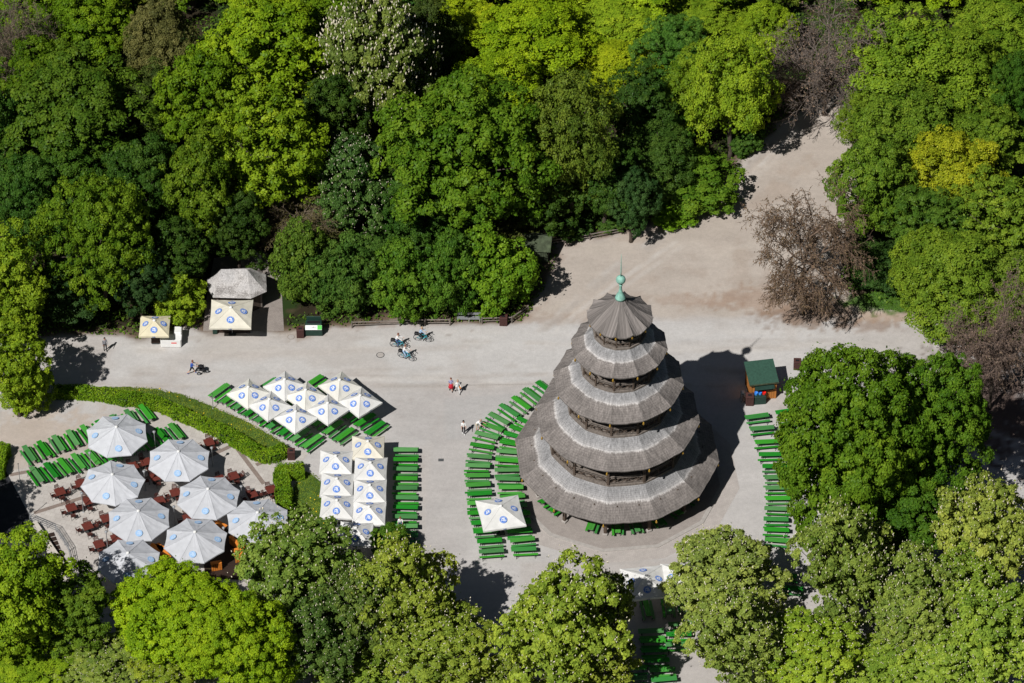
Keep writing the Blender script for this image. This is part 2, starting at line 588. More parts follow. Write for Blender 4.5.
PLAZA = pg([(-80, 342), (40, 336), (140, 336), (196, 326), (215, 332), (290, 332), (345, 326), (400, 322), (520, 321), (541, 300), (552, 268), (562, 243), (600, 235), (650, 227),
            (690, 214), (722, 182), (758, 148), (790, 122), (822, 96), (860, 70), (900, 70), (880, 120), (862, 170), (850, 215), (842, 262), (838, 286), (868, 300), (905, 313), (950, 322), (1100, 330),
            (1100, 760), (-80, 760)])
PATH = pg([(520, 321), (541, 300), (552, 268), (562, 243), (600, 235), (650, 227), (690, 214), (722, 182), (758, 148), (790, 122), (822, 96), (860, 70), (900, 70), (880, 120), (862, 170),
           (850, 215), (842, 262), (838, 286), (868, 300), (905, 313), (950, 322), (860, 320), (780, 311), (700, 316), (600, 319)])
ROAD = pg([(-80, 338), (200, 334), (345, 334), (520, 324), (600, 320), (700, 317), (780, 313), (860, 322), (930, 338), (1100, 350), (1100, 400), (800, 392), (560, 385), (380, 388), (200, 380), (60, 384), (-80, 384)])

ST = 0.3
xs = np.arange(-66, 70.01, ST)
ys = np.arange(-60, 84.01, ST)
X, Y = np.meshgrid(xs, ys)
nx, ny = len(xs), len(ys)
wob = (fbm(X, Y, 3.0, 11) - 0.5) * 2.4
dpl = sdist(X, Y, PLAZA) + wob * 0.8
dpa = sdist(X, Y, PATH) + wob
dro = sdist(X, Y, ROAD) + wob * 0.4
sm = lambda d, a, b: np.clip((d - a) / (b - a), 0, 1) ** 2 * (3 - 2 * np.clip((d - a) / (b - a), 0, 1))
mixc = lambda c, new, k: c * (1 - k[..., None]) + np.array(new) * k[..., None]
T = np.zeros(X.shape + (3,))
n_fine = vnoise(X, Y, 0.45, 401)
n_big, n_mid, n_sm = fbm(X, Y, 9, 3), fbm(X, Y, 2.5, 21), fbm(X, Y, 0.9, 31, 3)
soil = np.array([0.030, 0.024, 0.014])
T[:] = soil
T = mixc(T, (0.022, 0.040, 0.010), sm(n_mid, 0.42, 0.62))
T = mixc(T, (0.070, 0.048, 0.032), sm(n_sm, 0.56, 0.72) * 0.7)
gravel = np.zeros_like(T)
gravel[:] = (0.432, 0.414, 0.398)
gravel = mixc(gravel, (0.462, 0.447, 0.431), sm(dro, -0.5, 1.5))
gravel = mixc(gravel, (0.395, 0.345, 0.30), sm(dpa, -0.8, 0.9))
gravel = mixc(gravel, (0.445, 0.395, 0.345), sm(dpa, -0.8, 0.9) * sm(n_big, 0.46, 0.62) * 0.75)
gravel = mixc(gravel, (0.33, 0.265, 0.215), sm(dpa, -0.5, 0.9) * sm(n_mid, 0.55, 0.72) * 0.5)
gravel = mixc(gravel, (0.36, 0.315, 0.28), sm(n_big, 0.56, 0.70) * 0.35)
def blob(px, py, rx, ry):
    c = G(px, py)
    return np.hypot((X - c.x) / rx, (Y - c.y) / ry) + wob * 0.18 + (n_sm - 0.5) * 0.9 + (n_fine - 0.5) * 0.7
# brown bare earth under the thin tree by the path, pinkish mulch along the fence
for (px, py, rx, ry, col, k) in [(815, 312, 6.5, 2.6, (0.20, 0.135, 0.095), 0.85), (765, 300, 7.0, 2.4, (0.31, 0.22, 0.165), 0.6), (870, 325, 3.5, 1.3, (0.22, 0.15, 0.11), 0.6),
                                 (880, 316, 4.5, 1.2, (0.36, 0.26, 0.19), 0.6), (990, 405, 11, 9, (0.09, 0.055, 0.042), 0.9), (700, 300, 5, 1.2, (0.31, 0.22, 0.165), 0.4),
                                 (560, 318, 6, 1.0, (0.33, 0.26, 0.21), 0.6), (300, 334, 2.6, 1.0, (0.29, 0.235, 0.19), 0.7), (25, 440, 9, 5.5, (0.41, 0.345, 0.29), 0.8), (165, 425, 9, 5, (0.43, 0.37, 0.32), 0.5)]:
    gravel = mixc(gravel, col, (1 - sm(blob(px, py, rx, ry), 0.45, 1.1)) * k)
# greyer paving in front of the pagoda, straight strips where it was mended
for pts, col, k in [(pg([(388, 392), (520, 388), (470, 470), (470, 575), (420, 575), (432, 440), (395, 436)]), (0.395, 0.375, 0.36), 0.8),
                    (pg([(443, 398), (530, 392), (478, 440), (446, 440)]), (0.37, 0.36, 0.35), 0.7),
                    (pg([(200, 352), (470, 344), (470, 350), (200, 360)]), (0.41, 0.375, 0.345), 0.5),
                    (pg([(640, 345), (900, 340), (900, 346), (640, 352)]), (0.42, 0.39, 0.36), 0.5),
                    (pg([(520, 562), (700, 560), (760, 540), (760, 660), (520, 660)]), (0.40, 0.37, 0.345), 0.6)]:
    gravel = mixc(gravel, col, sm(sdist(X, Y, pts), -0.2, 0.3) * k)
mulch = sm(-np.abs(sdist(X, Y, pg([(285, 330), (345, 326), (400, 322), (520, 321), (541, 300), (552, 268), (562, 243), (650, 227), (700, 205), (700, 150), (500, 250), (285, 300)]))) + wob * 0.35, -1.0, -0.1)
gravel = mixc(gravel, (0.27, 0.19, 0.15), mulch * 0.55 * sm(n_sm, 0.35, 0.6))
# faint wheel tracks and seams along the road and up the path
TR = random.Random(31)
for k in range(16):
    if k < 10:
        y0 = TR.uniform(335, 384)
        tl = [(-20 + 110 * q, y0 + TR.uniform(-5, 5)) for q in range(10)]
    else:
        o_ = TR.uniform(-28, 28)
        tl = [(560 + o_, 330), (620 + o_ * .8, 285 + o_ * .5), (690 + o_ * .6, 235 + o_ * .6), (745 + o_ * .5, 185 + o_ * .5), (800 + o_ * .5, 130 + o_ * .4)]
    L_ = smooth_line([G(*q) for q in tl], 5)
    dl = np.full(X.shape, 1e9)
    for i in range(len(L_) - 1):
        a_, b_ = np.array(L_[i].xy), np.array(L_[i + 1].xy)
        e_ = b_ - a_
        tt = np.clip(((X - a_[0]) * e_[0] + (Y - a_[1]) * e_[1]) / (e_ @ e_), 0, 1)
        dl = np.minimum(dl, np.hypot(X - a_[0] - tt * e_[0], Y - a_[1] - tt * e_[1]))
    kk = (1 - sm(dl, 0.1, 0.45)) * sm(n_mid, 0.36, 0.6) * TR.uniform(0.25, 0.7)
    gravel = mixc(gravel, TR.choice([(0.36, 0.325, 0.295), (0.345, 0.31, 0.28), (0.50, 0.475, 0.445)]), kk)
gravel = gravel * (0.94 + 0.12 * fbm(X, Y, 5, 77))[..., None] * (0.97 + 0.06 * n_fine)[..., None]
litter = sm(vnoise(X, Y, 0.5, 402), 0.86, 0.97) * sm(n_mid, 0.45, 0.6) * (0.25 + 0.75 * sm(-dpl, -4.5, -0.5))
gravel = mixc(gravel, (0.17, 0.125, 0.09), litter * 0.6)
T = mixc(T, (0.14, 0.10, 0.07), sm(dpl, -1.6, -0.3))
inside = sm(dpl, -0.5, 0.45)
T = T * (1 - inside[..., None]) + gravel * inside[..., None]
# green verge by the thin tree
T = mixc(T, (0.06, 0.13, 0.02), (1 - sm(blob(886, 303, 4.5, 1.8), 0.6, 1.0)) * 0.95)
cx_, cy_ = (X[:-1, :-1] + ST / 2), (Y[:-1, :-1] + ST / 2)
fp = (dpl > 0)[:-1, :-1]
fa = (dpa > 0)[:-1, :-1] & fp
fr = (dro > 0)[:-1, :-1] & fp & ~fa
fq = fp & ~fa & ~fr
ff = ~fp
idx = np.arange(nx * ny).reshape(ny, nx)
quads = np.stack([idx[:-1, :-1], idx[:-1, 1:], idx[1:, 1:], idx[1:, :-1]], -1)
pts_all = np.stack([X.ravel(), Y.ravel(), np.zeros(X.size)], -1)
tint_all = np.concatenate([T.reshape(-1, 3), np.ones((X.size, 1))], 1)


def np_mesh(name, verts, faces, mats, fattr=None, pcolor=None, matidx=None, smooth=False):
    me = bpy.data.meshes.new(name)
    k = faces.shape[1]
    me.vertices.add(len(verts))
    me.vertices.foreach_set('co', np.ascontiguousarray(verts, dtype=np.float32).ravel())
    me.loops.add(faces.size)
    me.loops.foreach_set('vertex_index', np.ascontiguousarray(faces, dtype=np.int32).ravel())
    me.polygons.add(len(faces))
    me.polygons.foreach_set('loop_start', np.arange(len(faces), dtype=np.int32) * k)
    for m in mats:
        me.materials.append(m)
    if matidx is not None:
        me.polygons.foreach_set('material_index', matidx.astype(np.int32))
    if smooth:
        me.polygons.foreach_set('use_smooth', np.ones(len(faces), bool))
    me.update(calc_edges=True)
    if fattr is not None:
        a = me.attributes.new('var', 'FLOAT', 'FACE')
        a.data.foreach_set('value', np.ascontiguousarray(fattr, dtype=np.float32))
    if pcolor is not None:
        a = me.attributes.new('tint', 'FLOAT_COLOR', 'POINT')
        a.data.foreach_set('color', np.ascontiguousarray(pcolor, dtype=np.float32).ravel())
    return me


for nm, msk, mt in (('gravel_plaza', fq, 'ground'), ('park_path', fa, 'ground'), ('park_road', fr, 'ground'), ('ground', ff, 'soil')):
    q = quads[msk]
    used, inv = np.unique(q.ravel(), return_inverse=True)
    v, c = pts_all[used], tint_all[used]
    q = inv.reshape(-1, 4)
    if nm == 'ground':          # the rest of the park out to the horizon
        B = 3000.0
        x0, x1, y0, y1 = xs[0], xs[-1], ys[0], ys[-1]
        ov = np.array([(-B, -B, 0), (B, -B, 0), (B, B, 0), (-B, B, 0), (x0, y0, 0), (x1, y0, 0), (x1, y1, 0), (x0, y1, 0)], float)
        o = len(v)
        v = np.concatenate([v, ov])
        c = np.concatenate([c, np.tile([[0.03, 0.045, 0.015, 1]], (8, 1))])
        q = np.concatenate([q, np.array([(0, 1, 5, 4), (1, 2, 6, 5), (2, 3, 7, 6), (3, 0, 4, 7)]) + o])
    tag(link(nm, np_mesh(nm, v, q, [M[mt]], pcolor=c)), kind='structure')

# ------------------------------------------------------------------ overlays lying on the ground
def overlay(name, pts, z, m, h=0.0, jitter=0.0):
    P = [(p.x, p.y) for p in pg(pts)]
    if jitter:
        P = jig(P, 0.6, jitter)
    b = MB()
    b.sheet(P, z, m, h)
    return tag(b.build(name), kind='structure')


TERR = [(8, 471), (60, 462), (130, 449), (190, 426), (216, 431), (245, 445), (262, 453), (290, 449), (309, 453), (301, 463), (279, 473), (277, 505), (262, 570), (210, 640), (75, 640), (58, 575), (42, 532), (30, 513)]
overlay('terrace_paving', TERR, 0.006, M['terrace'])
def band(a, b, wd):
    a, b = G(*a), G(*b)
    d = (b - a).normalized()
    n = Vector((-d.y, d.x, 0)) * wd / 2
    B = MB()
    B.sheet([(p.x, p.y) for p in (a - n, b - n, b + n, a + n)], 0.011, M['brickband'])
    tag(B.build('paving_band'), kind='structure')
for a, b_ in (((34, 513), (88, 496)), ((90, 495.5), (150, 477)), ((206, 458), (231, 446)), ((233, 443), (264, 484)), ((266, 486), (282, 505)), ((256, 465), (270, 459)), ((10, 475), (58, 466))):
    band(a, b_, 0.42)
overlay('kiosk_paving', [(203, 331), (206, 300), (214, 258), (262, 250), (280, 262), (284, 331)], 0.006, M['kioskpave'])
overlay('shaded_lower_path', [(-60, 480), (6, 471), (29, 514), (40, 534), (56, 577), (72, 640), (-60, 640)], 0.006, M['shade_dark_asphalt'])  # near-black sheet, its colour carries the deep shade lying here

# stone ring and plinth around the pagoda
TC = G(616.3, 475.3)
A0 = -PI / 2 - math.radians(8.5)
def ngon(R, n=12, a0=A0, c=TC):
    return [(c.x + R * math.cos(a0 + 2 * PI * k / n), c.y + R * math.sin(a0 + 2 * PI * k / n)) for k in range(n)]
b = MB()
b.sheet(ngon(9.75), 0.05, M['plinth'], 0.06)
tag(b.build('pagoda_plinth'), kind='structure')
b = MB()
for k in range(12):
    o_, i_ = ngon(10.15), ngon(9.76)
    l = (k + 1) % 12
    q = [o_[k], o_[l], i_[l], i_[k]]
    b.sheet(q, 0.07, M['kerb'], 0.08)
tag(b.build('plinth_kerb'), kind='structure')
b = MB()
b.sheet(ngon(11.6), 0.006, M['kioskpave'])
bm_ = b.build('plinth_apron')
bm_.data.materials[0] = paving_mat('apron_sett', (0.42, 0.385, 0.355), (0.385, 0.35, 0.325), (0.2, 0.2), (0.33, 0.3, 0.28))
tag(bm_, kind='structure')

# row of setts across the plaza, manhole covers, drain grate
b = MB()
for k in range(92):
    p = G(383 + k * 1.95, 386.5 - k * 0.03)
    b.box((p.x, p.y, 0.004), (0.15, 0.17, 0.012), M['kerb'], rz=random.uniform(-.1, .1))
tag(b.build('sett_row'), kind='structure')
def cover(px, py, r, label, m):
    p = G(px, py)
    b = MB()
    b.lathe([(r, 0), (r, 0.010), (r * 0.86, 0.012)], m, 20, (p.x, p.y, 0))
    o = tag(b.build('manhole_cover'), label, 'manhole')
    c = MB()
    c.lathe([(r * .84, 0.012), (r * .84, 0.016), (0.02, 0.016)], M['ground_plain'], 20, (p.x, p.y, 0))
    c.build('cover_plate', o)
M['ground_plain'] = mat('cover_stone', (0.37, 0.34, 0.315), 0.9, 0.15, 4)
cover(380.4, 355, 0.4, 'round manhole cover in the road behind the three cyclists', M['steel_dark'])
cover(291, 337, 0.36, 'round manhole cover beside the green bottle container', M['kioskpave'])
p = G(441, 460)
b = MB()
b.box((p.x, p.y, 0.008), (0.5, 0.35, 0.016), M['steel_dark'])
o = tag(b.build('drain_grate'), 'small dark drain grate in the grey gravel between the bench rows', 'drain')
b = MB()
for k in range(5):
    b.box((p.x - 0.18 + k * 0.09, p.y, 0.019), (0.03, 0.28, 0.006), M['steel_grey'])
b.build('grate_bars', o)

# ------------------------------------------------------------------ pagoda
PAG = thing('pagoda', 'five-tiered wooden pagoda tower with grey shingle roofs and green copper finial', 'pagoda', (TC.x, TC.y, 0))
EAVE = [(9.6, 3.12), (7.65, 7.9), (6.05, 12.45), (4.45, 16.65), (3.0, 20.3)]
BRK = [(7.7, 4.05), (5.92, 8.75), (4.5, 13.45), (3.2, 17.5)]
WALL = [(6.5, 5.0), (4.78, 9.6), (3.5, 14.05), (2.38, 18.35)]


def pol(R, a, z):
    return Vector((R * math.cos(a), R * math.sin(a), z))


def roof(t):
    rnd = random.Random(50 + t)
    V, F, UV = [], [], []
    if t < 4:
        prof = [(*EAVE[t], 0.0), (*BRK[t], 1.0), (*WALL[t], 2.0)]
        lift = 0.10
    else:
        # tent roof, steep at the tip and flaring at the eave
        prof = [(3.05, 20.3, 0.74), (2.3, 20.8, 0.74), (1.5, 21.36, 0.74), (0.75, 21.98, 0.74), (0.2, 22.75, 0.74)]
        lift = 0.28
    rows = []
    for i in range(len(prof) - 1):
        k = 7 if t < 4 else 4
        for j in range(k):
            f = j / k
            rows.append([prof[i][q] * (1 - f) + prof[i + 1][q] * f for q in range(3)])
    rows.append(list(prof[-1]))
    n0 = rows[0][0]
    NC = 8
    for s in range(12):
        a, b_ = A0 + s * PI / 6, A0 + (s + 1) * PI / 6
        base = len(V)
        for ri, (R, z, v) in enumerate(rows):
            for c in range(NC + 1):
                f = c / NC
                p = pol(R, a, z).lerp(pol(R, b_, z), f)
                hip = abs(2 * f - 1)
                near = max(0, 1 - (n0 - R) / (n0 * 0.45))
                p.z += lift * hip ** 3 * near
                if t < 4:
                    p.z -= 0.07 * (1 - hip ** 1.5)
                if t == 4:      # scalloped panels between the hips
                    p.z -= 0.08 * (1 - hip ** 2) * R / 3
                if 0 < c < NC:
                    p.z += rnd.uniform(-0.018, 0.018)
                if ri == 0:
                    p += Vector((math.cos((a + b_) / 2), math.sin((a + b_) / 2), 0)) * rnd.uniform(-0.04, 0.03) * (0 < c < NC)
                V.append(p)
                UV.append((s * 9.7 + (f - 0.5) * R * 0.52, v * 1.0, t * 3.3))
        for ri in range(len(rows) - 1):
            for c in range(NC):
                i = base + ri * (NC + 1) + c
                F.append((i, i + 1, i + NC + 2, i + NC + 1))
        # edge of the shingles and soffit
        base2 = len(V)
        th = 0.14
        for c in range(NC + 1):
            p = V[base + c]
            V.append(Vector((p.x * 0.995, p.y * 0.995, p.z - th)))
            UV.append((c, 0, t))
        for c in range(NC + 1):
            p = V[base + (7 if t < 4 else 3) * (NC + 1) + c]
            V.append(Vector((p.x * 0.99, p.y * 0.99, p.z - th - 0.2)))
            UV.append((c, 0, t))
        for c in range(NC):
            F.append((base2 + c, base2 + c + 1, base + c + 1, base + c))
            F.append((base2 + NC + 1 + c, base2 + NC + 2 + c, base2 + c + 1, base2 + c))
    me = bpy.data.meshes.new('roof')
    me.from_pydata([tuple(v) for v in V], [], F)
    me.materials.append(M['shingle'])
    at = me.attributes.new('ruv', 'FLOAT_VECTOR', 'POINT')
    at.data.foreach_set('vector', [x for u in UV for x in u])
    me.update()
    return link('roof', me, PAG)


def tower_copy(first, pos, rz, store):
    o = first if not store else first.copy()
    if store:
        COL.objects.link(o)
        o.parent = PAG
    store.append(o)
    o.location = pos
    o.rotation_euler = (0, 0, rz)
    return o


lb = MB()
lb.lathe([(0.02, 0.16), (0.055, 0.1), (0.085, 0.0), (0.10, -0.14), (0.06, -0.16), (0.05, -0.24), (0.01, -0.25)], M['gold'], 8)
lb.tube([(0, 0, 0.14), (0, 0, 0.32)], 0.012, M['steel_dark'], 4)
lantern0 = lb.build('bell', PAG, smooth=True)
lan = []
for t in range(5):
    r_ = roof(t)
    for k in range(12):
        R, z = EAVE[t]
        a = A0 + k * PI / 6
        p = pol(R - 0.12, a, z + (0.10 if t < 4 else 0.24) - 0.42)
        tower_copy(lantern0, p, 0, lan)
# storeys: posts, railings, core
base_z = [0.05] + [w_[1] for w_ in WALL]
top_z = [BRK[0][1]] + [BRK[i][1] for i in (1, 2, 3)] + [20.9]
post_r = [7.85] + [w_[0] - 0.08 for w_ in WALL]
core_r = [4.6, 3.7, 2.8, 2.05, 1.3]
for t in range(5):
    z0, R = base_z[t], post_r[t]
    # height of the roof above at the posts
    if t < 4:
        (re, ze), (rb, zb), (rw, zw) = EAVE[t], BRK[t], WALL[t]
        zt = (ze + (zb - ze) * (re - R) / (re - rb)) - 0.12 if R > rb else (zb + (zw - zb) * (rb - R) / (rb - rw)) - 0.2
    else:
        zt = 20.55
    s = [0.30, 0.24, 0.2, 0.17, 0.13][t]
    pb = MB()
    pb.box((0, 0, (zt - z0) / 2), (s, s, zt - z0), M['timber'], bev=0.02)
    if t == 0:
        pb.box((0, 0, 0.12), (0.46, 0.46, 0.24), M['kerb'], bev=0.04)
        for q in (-1, 1):
            pb.bar((0, q * 0.1, zt - 1.1), (0, q * 1.1, zt - 0.05), 0.12, 0.12, M['timber'])
    else:
        pb.box((0, 0, 1.12), (s + 0.06, s + 0.06, 0.1), M['timber'])
    post0 = pb.build('post', PAG)
    st = []
    for k in range(12):
        a = A0 + k * PI / 6
        tower_copy(post0, pol(R, a, z0), a, st)
    # core wall
    cb = MB()
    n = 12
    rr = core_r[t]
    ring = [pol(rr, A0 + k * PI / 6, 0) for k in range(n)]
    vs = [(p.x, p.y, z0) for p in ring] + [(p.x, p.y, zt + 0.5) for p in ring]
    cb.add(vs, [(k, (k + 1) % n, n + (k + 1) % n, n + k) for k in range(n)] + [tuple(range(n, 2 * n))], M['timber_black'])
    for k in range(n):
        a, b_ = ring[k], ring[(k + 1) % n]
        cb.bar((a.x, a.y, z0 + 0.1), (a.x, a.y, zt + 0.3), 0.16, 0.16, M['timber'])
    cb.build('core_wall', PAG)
    if t:
        fb = MB()
        Ro = R + 0.16
        fb.sheet([(p[0], p[1]) for p in ngon(Ro, c=Vector((0, 0, 0)))], z0 + 0.10, M['timber_grey'], 0.22)
        fb.build('balcony_floor', PAG)
        h = [0, 1.05, 1.0, 0.95, 0.8][t]
        for k in range(12):
            rb = MB()
            a, b_ = pol(R, A0 + k * PI / 6, z0), pol(R, A0 + (k + 1) * PI / 6, z0)
            d = (b_ - a)
            a2, b2 = a + d.normalized() * s * 0.5, b_ - d.normalized() * s * 0.5
            up = Vector((0, 0, 1))
            rb.bar(a2 + up * (h), b2 + up * h, 0.09, 0.08, M['timber_grey'])
            rb.bar(a2 + up * (h * 0.80), b2 + up * h * 0.80, 0.05, 0.05, M['timber_grey'])
            rb.bar(a2 + up * 0.24, b2 + up * 0.24, 0.06, 0.06, M['timber_grey'])
            nx_ = 3 if t < 3 else 2
            for q in range(nx_):
                u0, u1 = a2.lerp(b2, q / nx_), a2.lerp(b2, (q + 1) / nx_)
                rb.bar(u0 + up * 0.26, u1 + up * (h * 0.79), 0.045, 0.045, M['timber'])
                rb.bar(u0 + up * (h * 0.79), u1 + up * 0.26, 0.040, 0.040, M['timber'])
                mid = (u0 + u1) / 2
                rb.bar(mid + up * 0.27, mid + up * (h * 0.78), 0.05, 0.05, M['timber'])
            rb.build('railing', PAG)
        # beam under the next eave
    bb = MB()
    for k in range(12):
        a, b_ = pol(R, A0 + k * PI / 6, zt - 0.14), pol(R, A0 + (k + 1) * PI / 6, zt - 0.14)
        d = (b_ - a).normalized() * s * 0.52
        bb.bar(a + d, b_ - d, 0.16, 0.2, M['timber'])
    bb.build('ring_beam', PAG)
fin = MB()
fin.lathe([(0.50, 22.45), (0.46, 22.6), (0.34, 22.95), (0.20, 23.17), (0.13, 23.62), (0.11, 23.92), (0.17, 24.02), (0.17, 24.09), (0.10, 24.17), (0.10, 24.29)], M['copper'], 16)
fo = fin.build('finial', PAG, smooth=True)
fb = MB()
fb.lathe([(0.02, 24.27)] + [(0.44 * math.sin(PI * k / 12), 24.70 - 0.44 * math.cos(PI * k / 12)) for k in range(1, 12)] + [(0.02, 25.14)], M['copper'], 18)
fb.build('finial_ball', fo, smooth=True)
fb = MB()
fb.lathe([(0.055, 25.12), (0.05, 25.67), (0.03, 26.87), (0.012, 27.77)], M['copper'], 8)
fb.build('spike', fo, smooth=True)

# ------------------------------------------------------------------ trees
def unit(a):
    return a / (np.linalg.norm(a, axis=-1, keepdims=True) + 1e-9)


def sphere_dirs(n, rng):
    i = np.arange(n) + 0.5
    ph = np.arccos(1 - 2 * i / n)
    th = PI * (1 + 5 ** 0.5) * i + rng.rand() * 6
    d = np.stack([np.cos(th) * np.sin(ph), np.sin(th) * np.sin(ph), np.cos(ph)], -1)
    return unit(d + rng.randn(n, 3) * 0.10)


def leaf_quads(pos, nrm, size, rng, asp=0.62):
    """rhombic leaves lying across nrm"""
    n = len(pos)
    r = rng.randn(n, 3)
    t = unit(np.cross(nrm, r))
    b = np.cross(nrm, t)
    a = (size * rng.uniform(0.55, 1.45, n))[:, None]
    w_ = a * asp
    dro = nrm * a * 0.18
    V = np.stack([pos - t * a, pos - b * w_ - dro * 0, pos + t * a - dro, pos + b * w_], 1).reshape(-1, 3)
    F = np.arange(4 * n).reshape(n, 4)
    return V, F


def crown_mesh(seed, R, H, zc, nl, cpl, lpc, lr, cr, leaf, up=0.3, shape=0.0, fill=0.07, low=-0.75, blossoms=0, rag=0.42, per=2):
    rng = np.random.RandomState(seed)
    D = sphere_dirs(nl, rng)
    D = D[D[:, 2] > low]
    # envelope: narrower at the top when shape > 0, pushed in and out by broad swellings
    k = 1 - shape * np.clip(D[:, 2], 0, 1) ** 1.5 * 0.6
    B = unit(rng.randn(5, 3))
    swell = 1 + sum(rng.uniform(-0.13, 0.15) * np.clip(D @ b_, 0, 1) ** 2 for b_ in B)
    ext = np.stack([R * k * swell, R * k * swell, H * swell], -1)
    jit = rng.uniform(1.04 - rag * 1.2, 1.06, (len(D), 1))
    LC = D * np.maximum(ext - lr * 0.7, 0.25) * jit
    LR = lr * rng.uniform(0.65, 1.35, len(D))
    cpos, cout, cval = [], [], []
    for c, d, r in zip(LC, D, LR):
        n = max(6, int(cpl * 1.8 * (r / lr) ** 2))
        q = sphere_dirs(n, rng)
        q = q[(q @ d + 0.35 * q[:, 2]) > -0.12]
        q = unit(q + rng.randn(*q.shape) * 0.12)
        cpos.append(c + q * r * rng.uniform(0.72, 1.08, (len(q), 1)) * np.array([1, 1, 0.85]))
        cout.append(unit(q * 0.7 + d * 0.45))
        cval.append(np.full(len(q), rng.uniform(-0.14, 0.14)))
    CP, CO, CV = np.concatenate(cpos), np.concatenate(cout), np.concatenate(cval)
    CV = CV + rng.uniform(-0.18, 0.18, len(CP))
    CR = cr * np.clip(rng.lognormal(-0.08, 0.33, len(CP)), 0.45, 1.7)
    cnt = np.maximum((lpc * (CR / cr) ** 2).astype(int), 12)
    idx = np.repeat(np.arange(len(CP)), cnt)
    n = len(idx)
    d = unit(rng.randn(n, 3) + CO[idx] * 0.9 + np.array([0, 0, 0.45]))
    pos = CP[idx] + d * (CR[idx] * rng.uniform(0.3, 1.0, n) ** 0.5)[:, None] * np.array([1, 1, 0.7])
    stray = rng.rand(n) < 0.035
    pos[stray] += unit(rng.randn(stray.sum(), 3) + CO[idx][stray]) * rng.uniform(0.15, 0.6, (stray.sum(), 1))
    nrm = unit(d * 0.75 + CO[idx] * 0.25 + np.array([0, 0, up]) + rng.randn(n, 3) * 0.46)
    val = 0.5 + CV[idx] + rng.uniform(-0.2, 0.2, n)
    # leaves inside the crown close it to the light
    m = int(n * fill)
    e = unit(rng.randn(m, 3)) * rng.uniform(0.2, 0.85, (m, 1))
    e = e * np.array([R, R, H]) * 0.85
    pos = np.concatenate([pos, e])
    nrm = np.concatenate([nrm, unit(rng.randn(m, 3) + np.array([0, 0, 0.5]))])
    val = np.concatenate([val, rng.uniform(0.4, 0.9, m)])
    sz = np.concatenate([np.full(n, leaf), np.full(m, leaf * 1.7)])
    pos[:, 2] = np.maximum(pos[:, 2] + zc, 0.25)
    V, F = leaf_quads(pos, nrm, sz, rng)
    me = np_mesh('crown', V, F, [M['leaf']], fattr=np.clip(val, 0, 1))
    bl = None
    if blossoms:
        w8 = np.clip(CO[:, 2] + 0.45, 0.02, None)
        pick = rng.choice(len(CP), size=min(blossoms, len(CP)), replace=False, p=w8 / w8.sum())
        VV, FF = [], []
        for i in pick:
            for j in range(per):
                c = CP[i] + CO[i] * CR[i] * 0.8 + rng.randn(3) * 0.28
                c[2] = c[2] + zc
                ax = unit(np.array([0, 0, 1.0]) + CO[i] * 0.35 + rng.randn(3) * 0.15)
                h = rng.uniform(0.11, 0.22)
                u = unit(np.cross(ax, [1, 0.2, 0]))
                v = np.cross(ax, u)
                o = len(VV)
                rr = h * 0.36
                for k in range(5):
                    t = 2 * PI * k / 5
                    VV.append(c + (u * math.cos(t) + v * math.sin(t)) * rr)
                VV.append(c + ax * h)
                VV.append(c - ax * h * 0.25)
                for k in range(5):
                    FF.append((o + k, o + (k + 1) % 5, o + 5))
                    FF.append((o + (k + 1) % 5, o + k, o + 6))
        bl = np_mesh('blossoms', np.array(VV), np.array(FF), [M['blossom']])
    # trunk with limbs out to the lobes
    tb = MB()
    zb = max(zc - H * 0.55, 0.8)
    tr = 0.035 * (zc + H) * 0.62
    top = zc + H * 0.45
    path = [(0, 0, -0.1), (0.03, 0.02, 0.5)]
    rad = [tr * 1.5, tr * 1.05]
    px_, py_ = 0.0, 0.0
    for k in range(1, 6):
        f = k / 5
        px_ += rng.uniform(-0.2, 0.2); py_ += rng.uniform(-0.2, 0.2)
        path.append((px_, py_, 0.5 + (top - 0.5) * f)); rad.append(tr * (1.0 - 0.82 * f))
    tb.tube(path, rad, M['bark'], 7)
    for c in LC[rng.permutation(len(LC))[:min(16, len(LC))]]:
        z0 = rng.uniform(zb, max(zb + 0.3, min(zc + c[2] * 0.7, top * 0.9)))
        f = np.clip((z0 - 0.5) / (top - 0.5), 0, 1)
        s = np.array([px_ * f, py_ * f, z0])
        e_ = np.array([c[0], c[1], zc + c[2]])
        mid = s * 0.5 + e_ * 0.5 + np.array([0, 0, -0.3]) + rng.randn(3) * 0.3
        tb.tube([s, mid, e_], [tr * 0.42, tr * 0.25, tr * 0.08], M['bark'], 5)
    return dict(crown=me, trunk=tb.mesh('trunk', True), blossoms=bl, R=R, H=H, zc=zc)


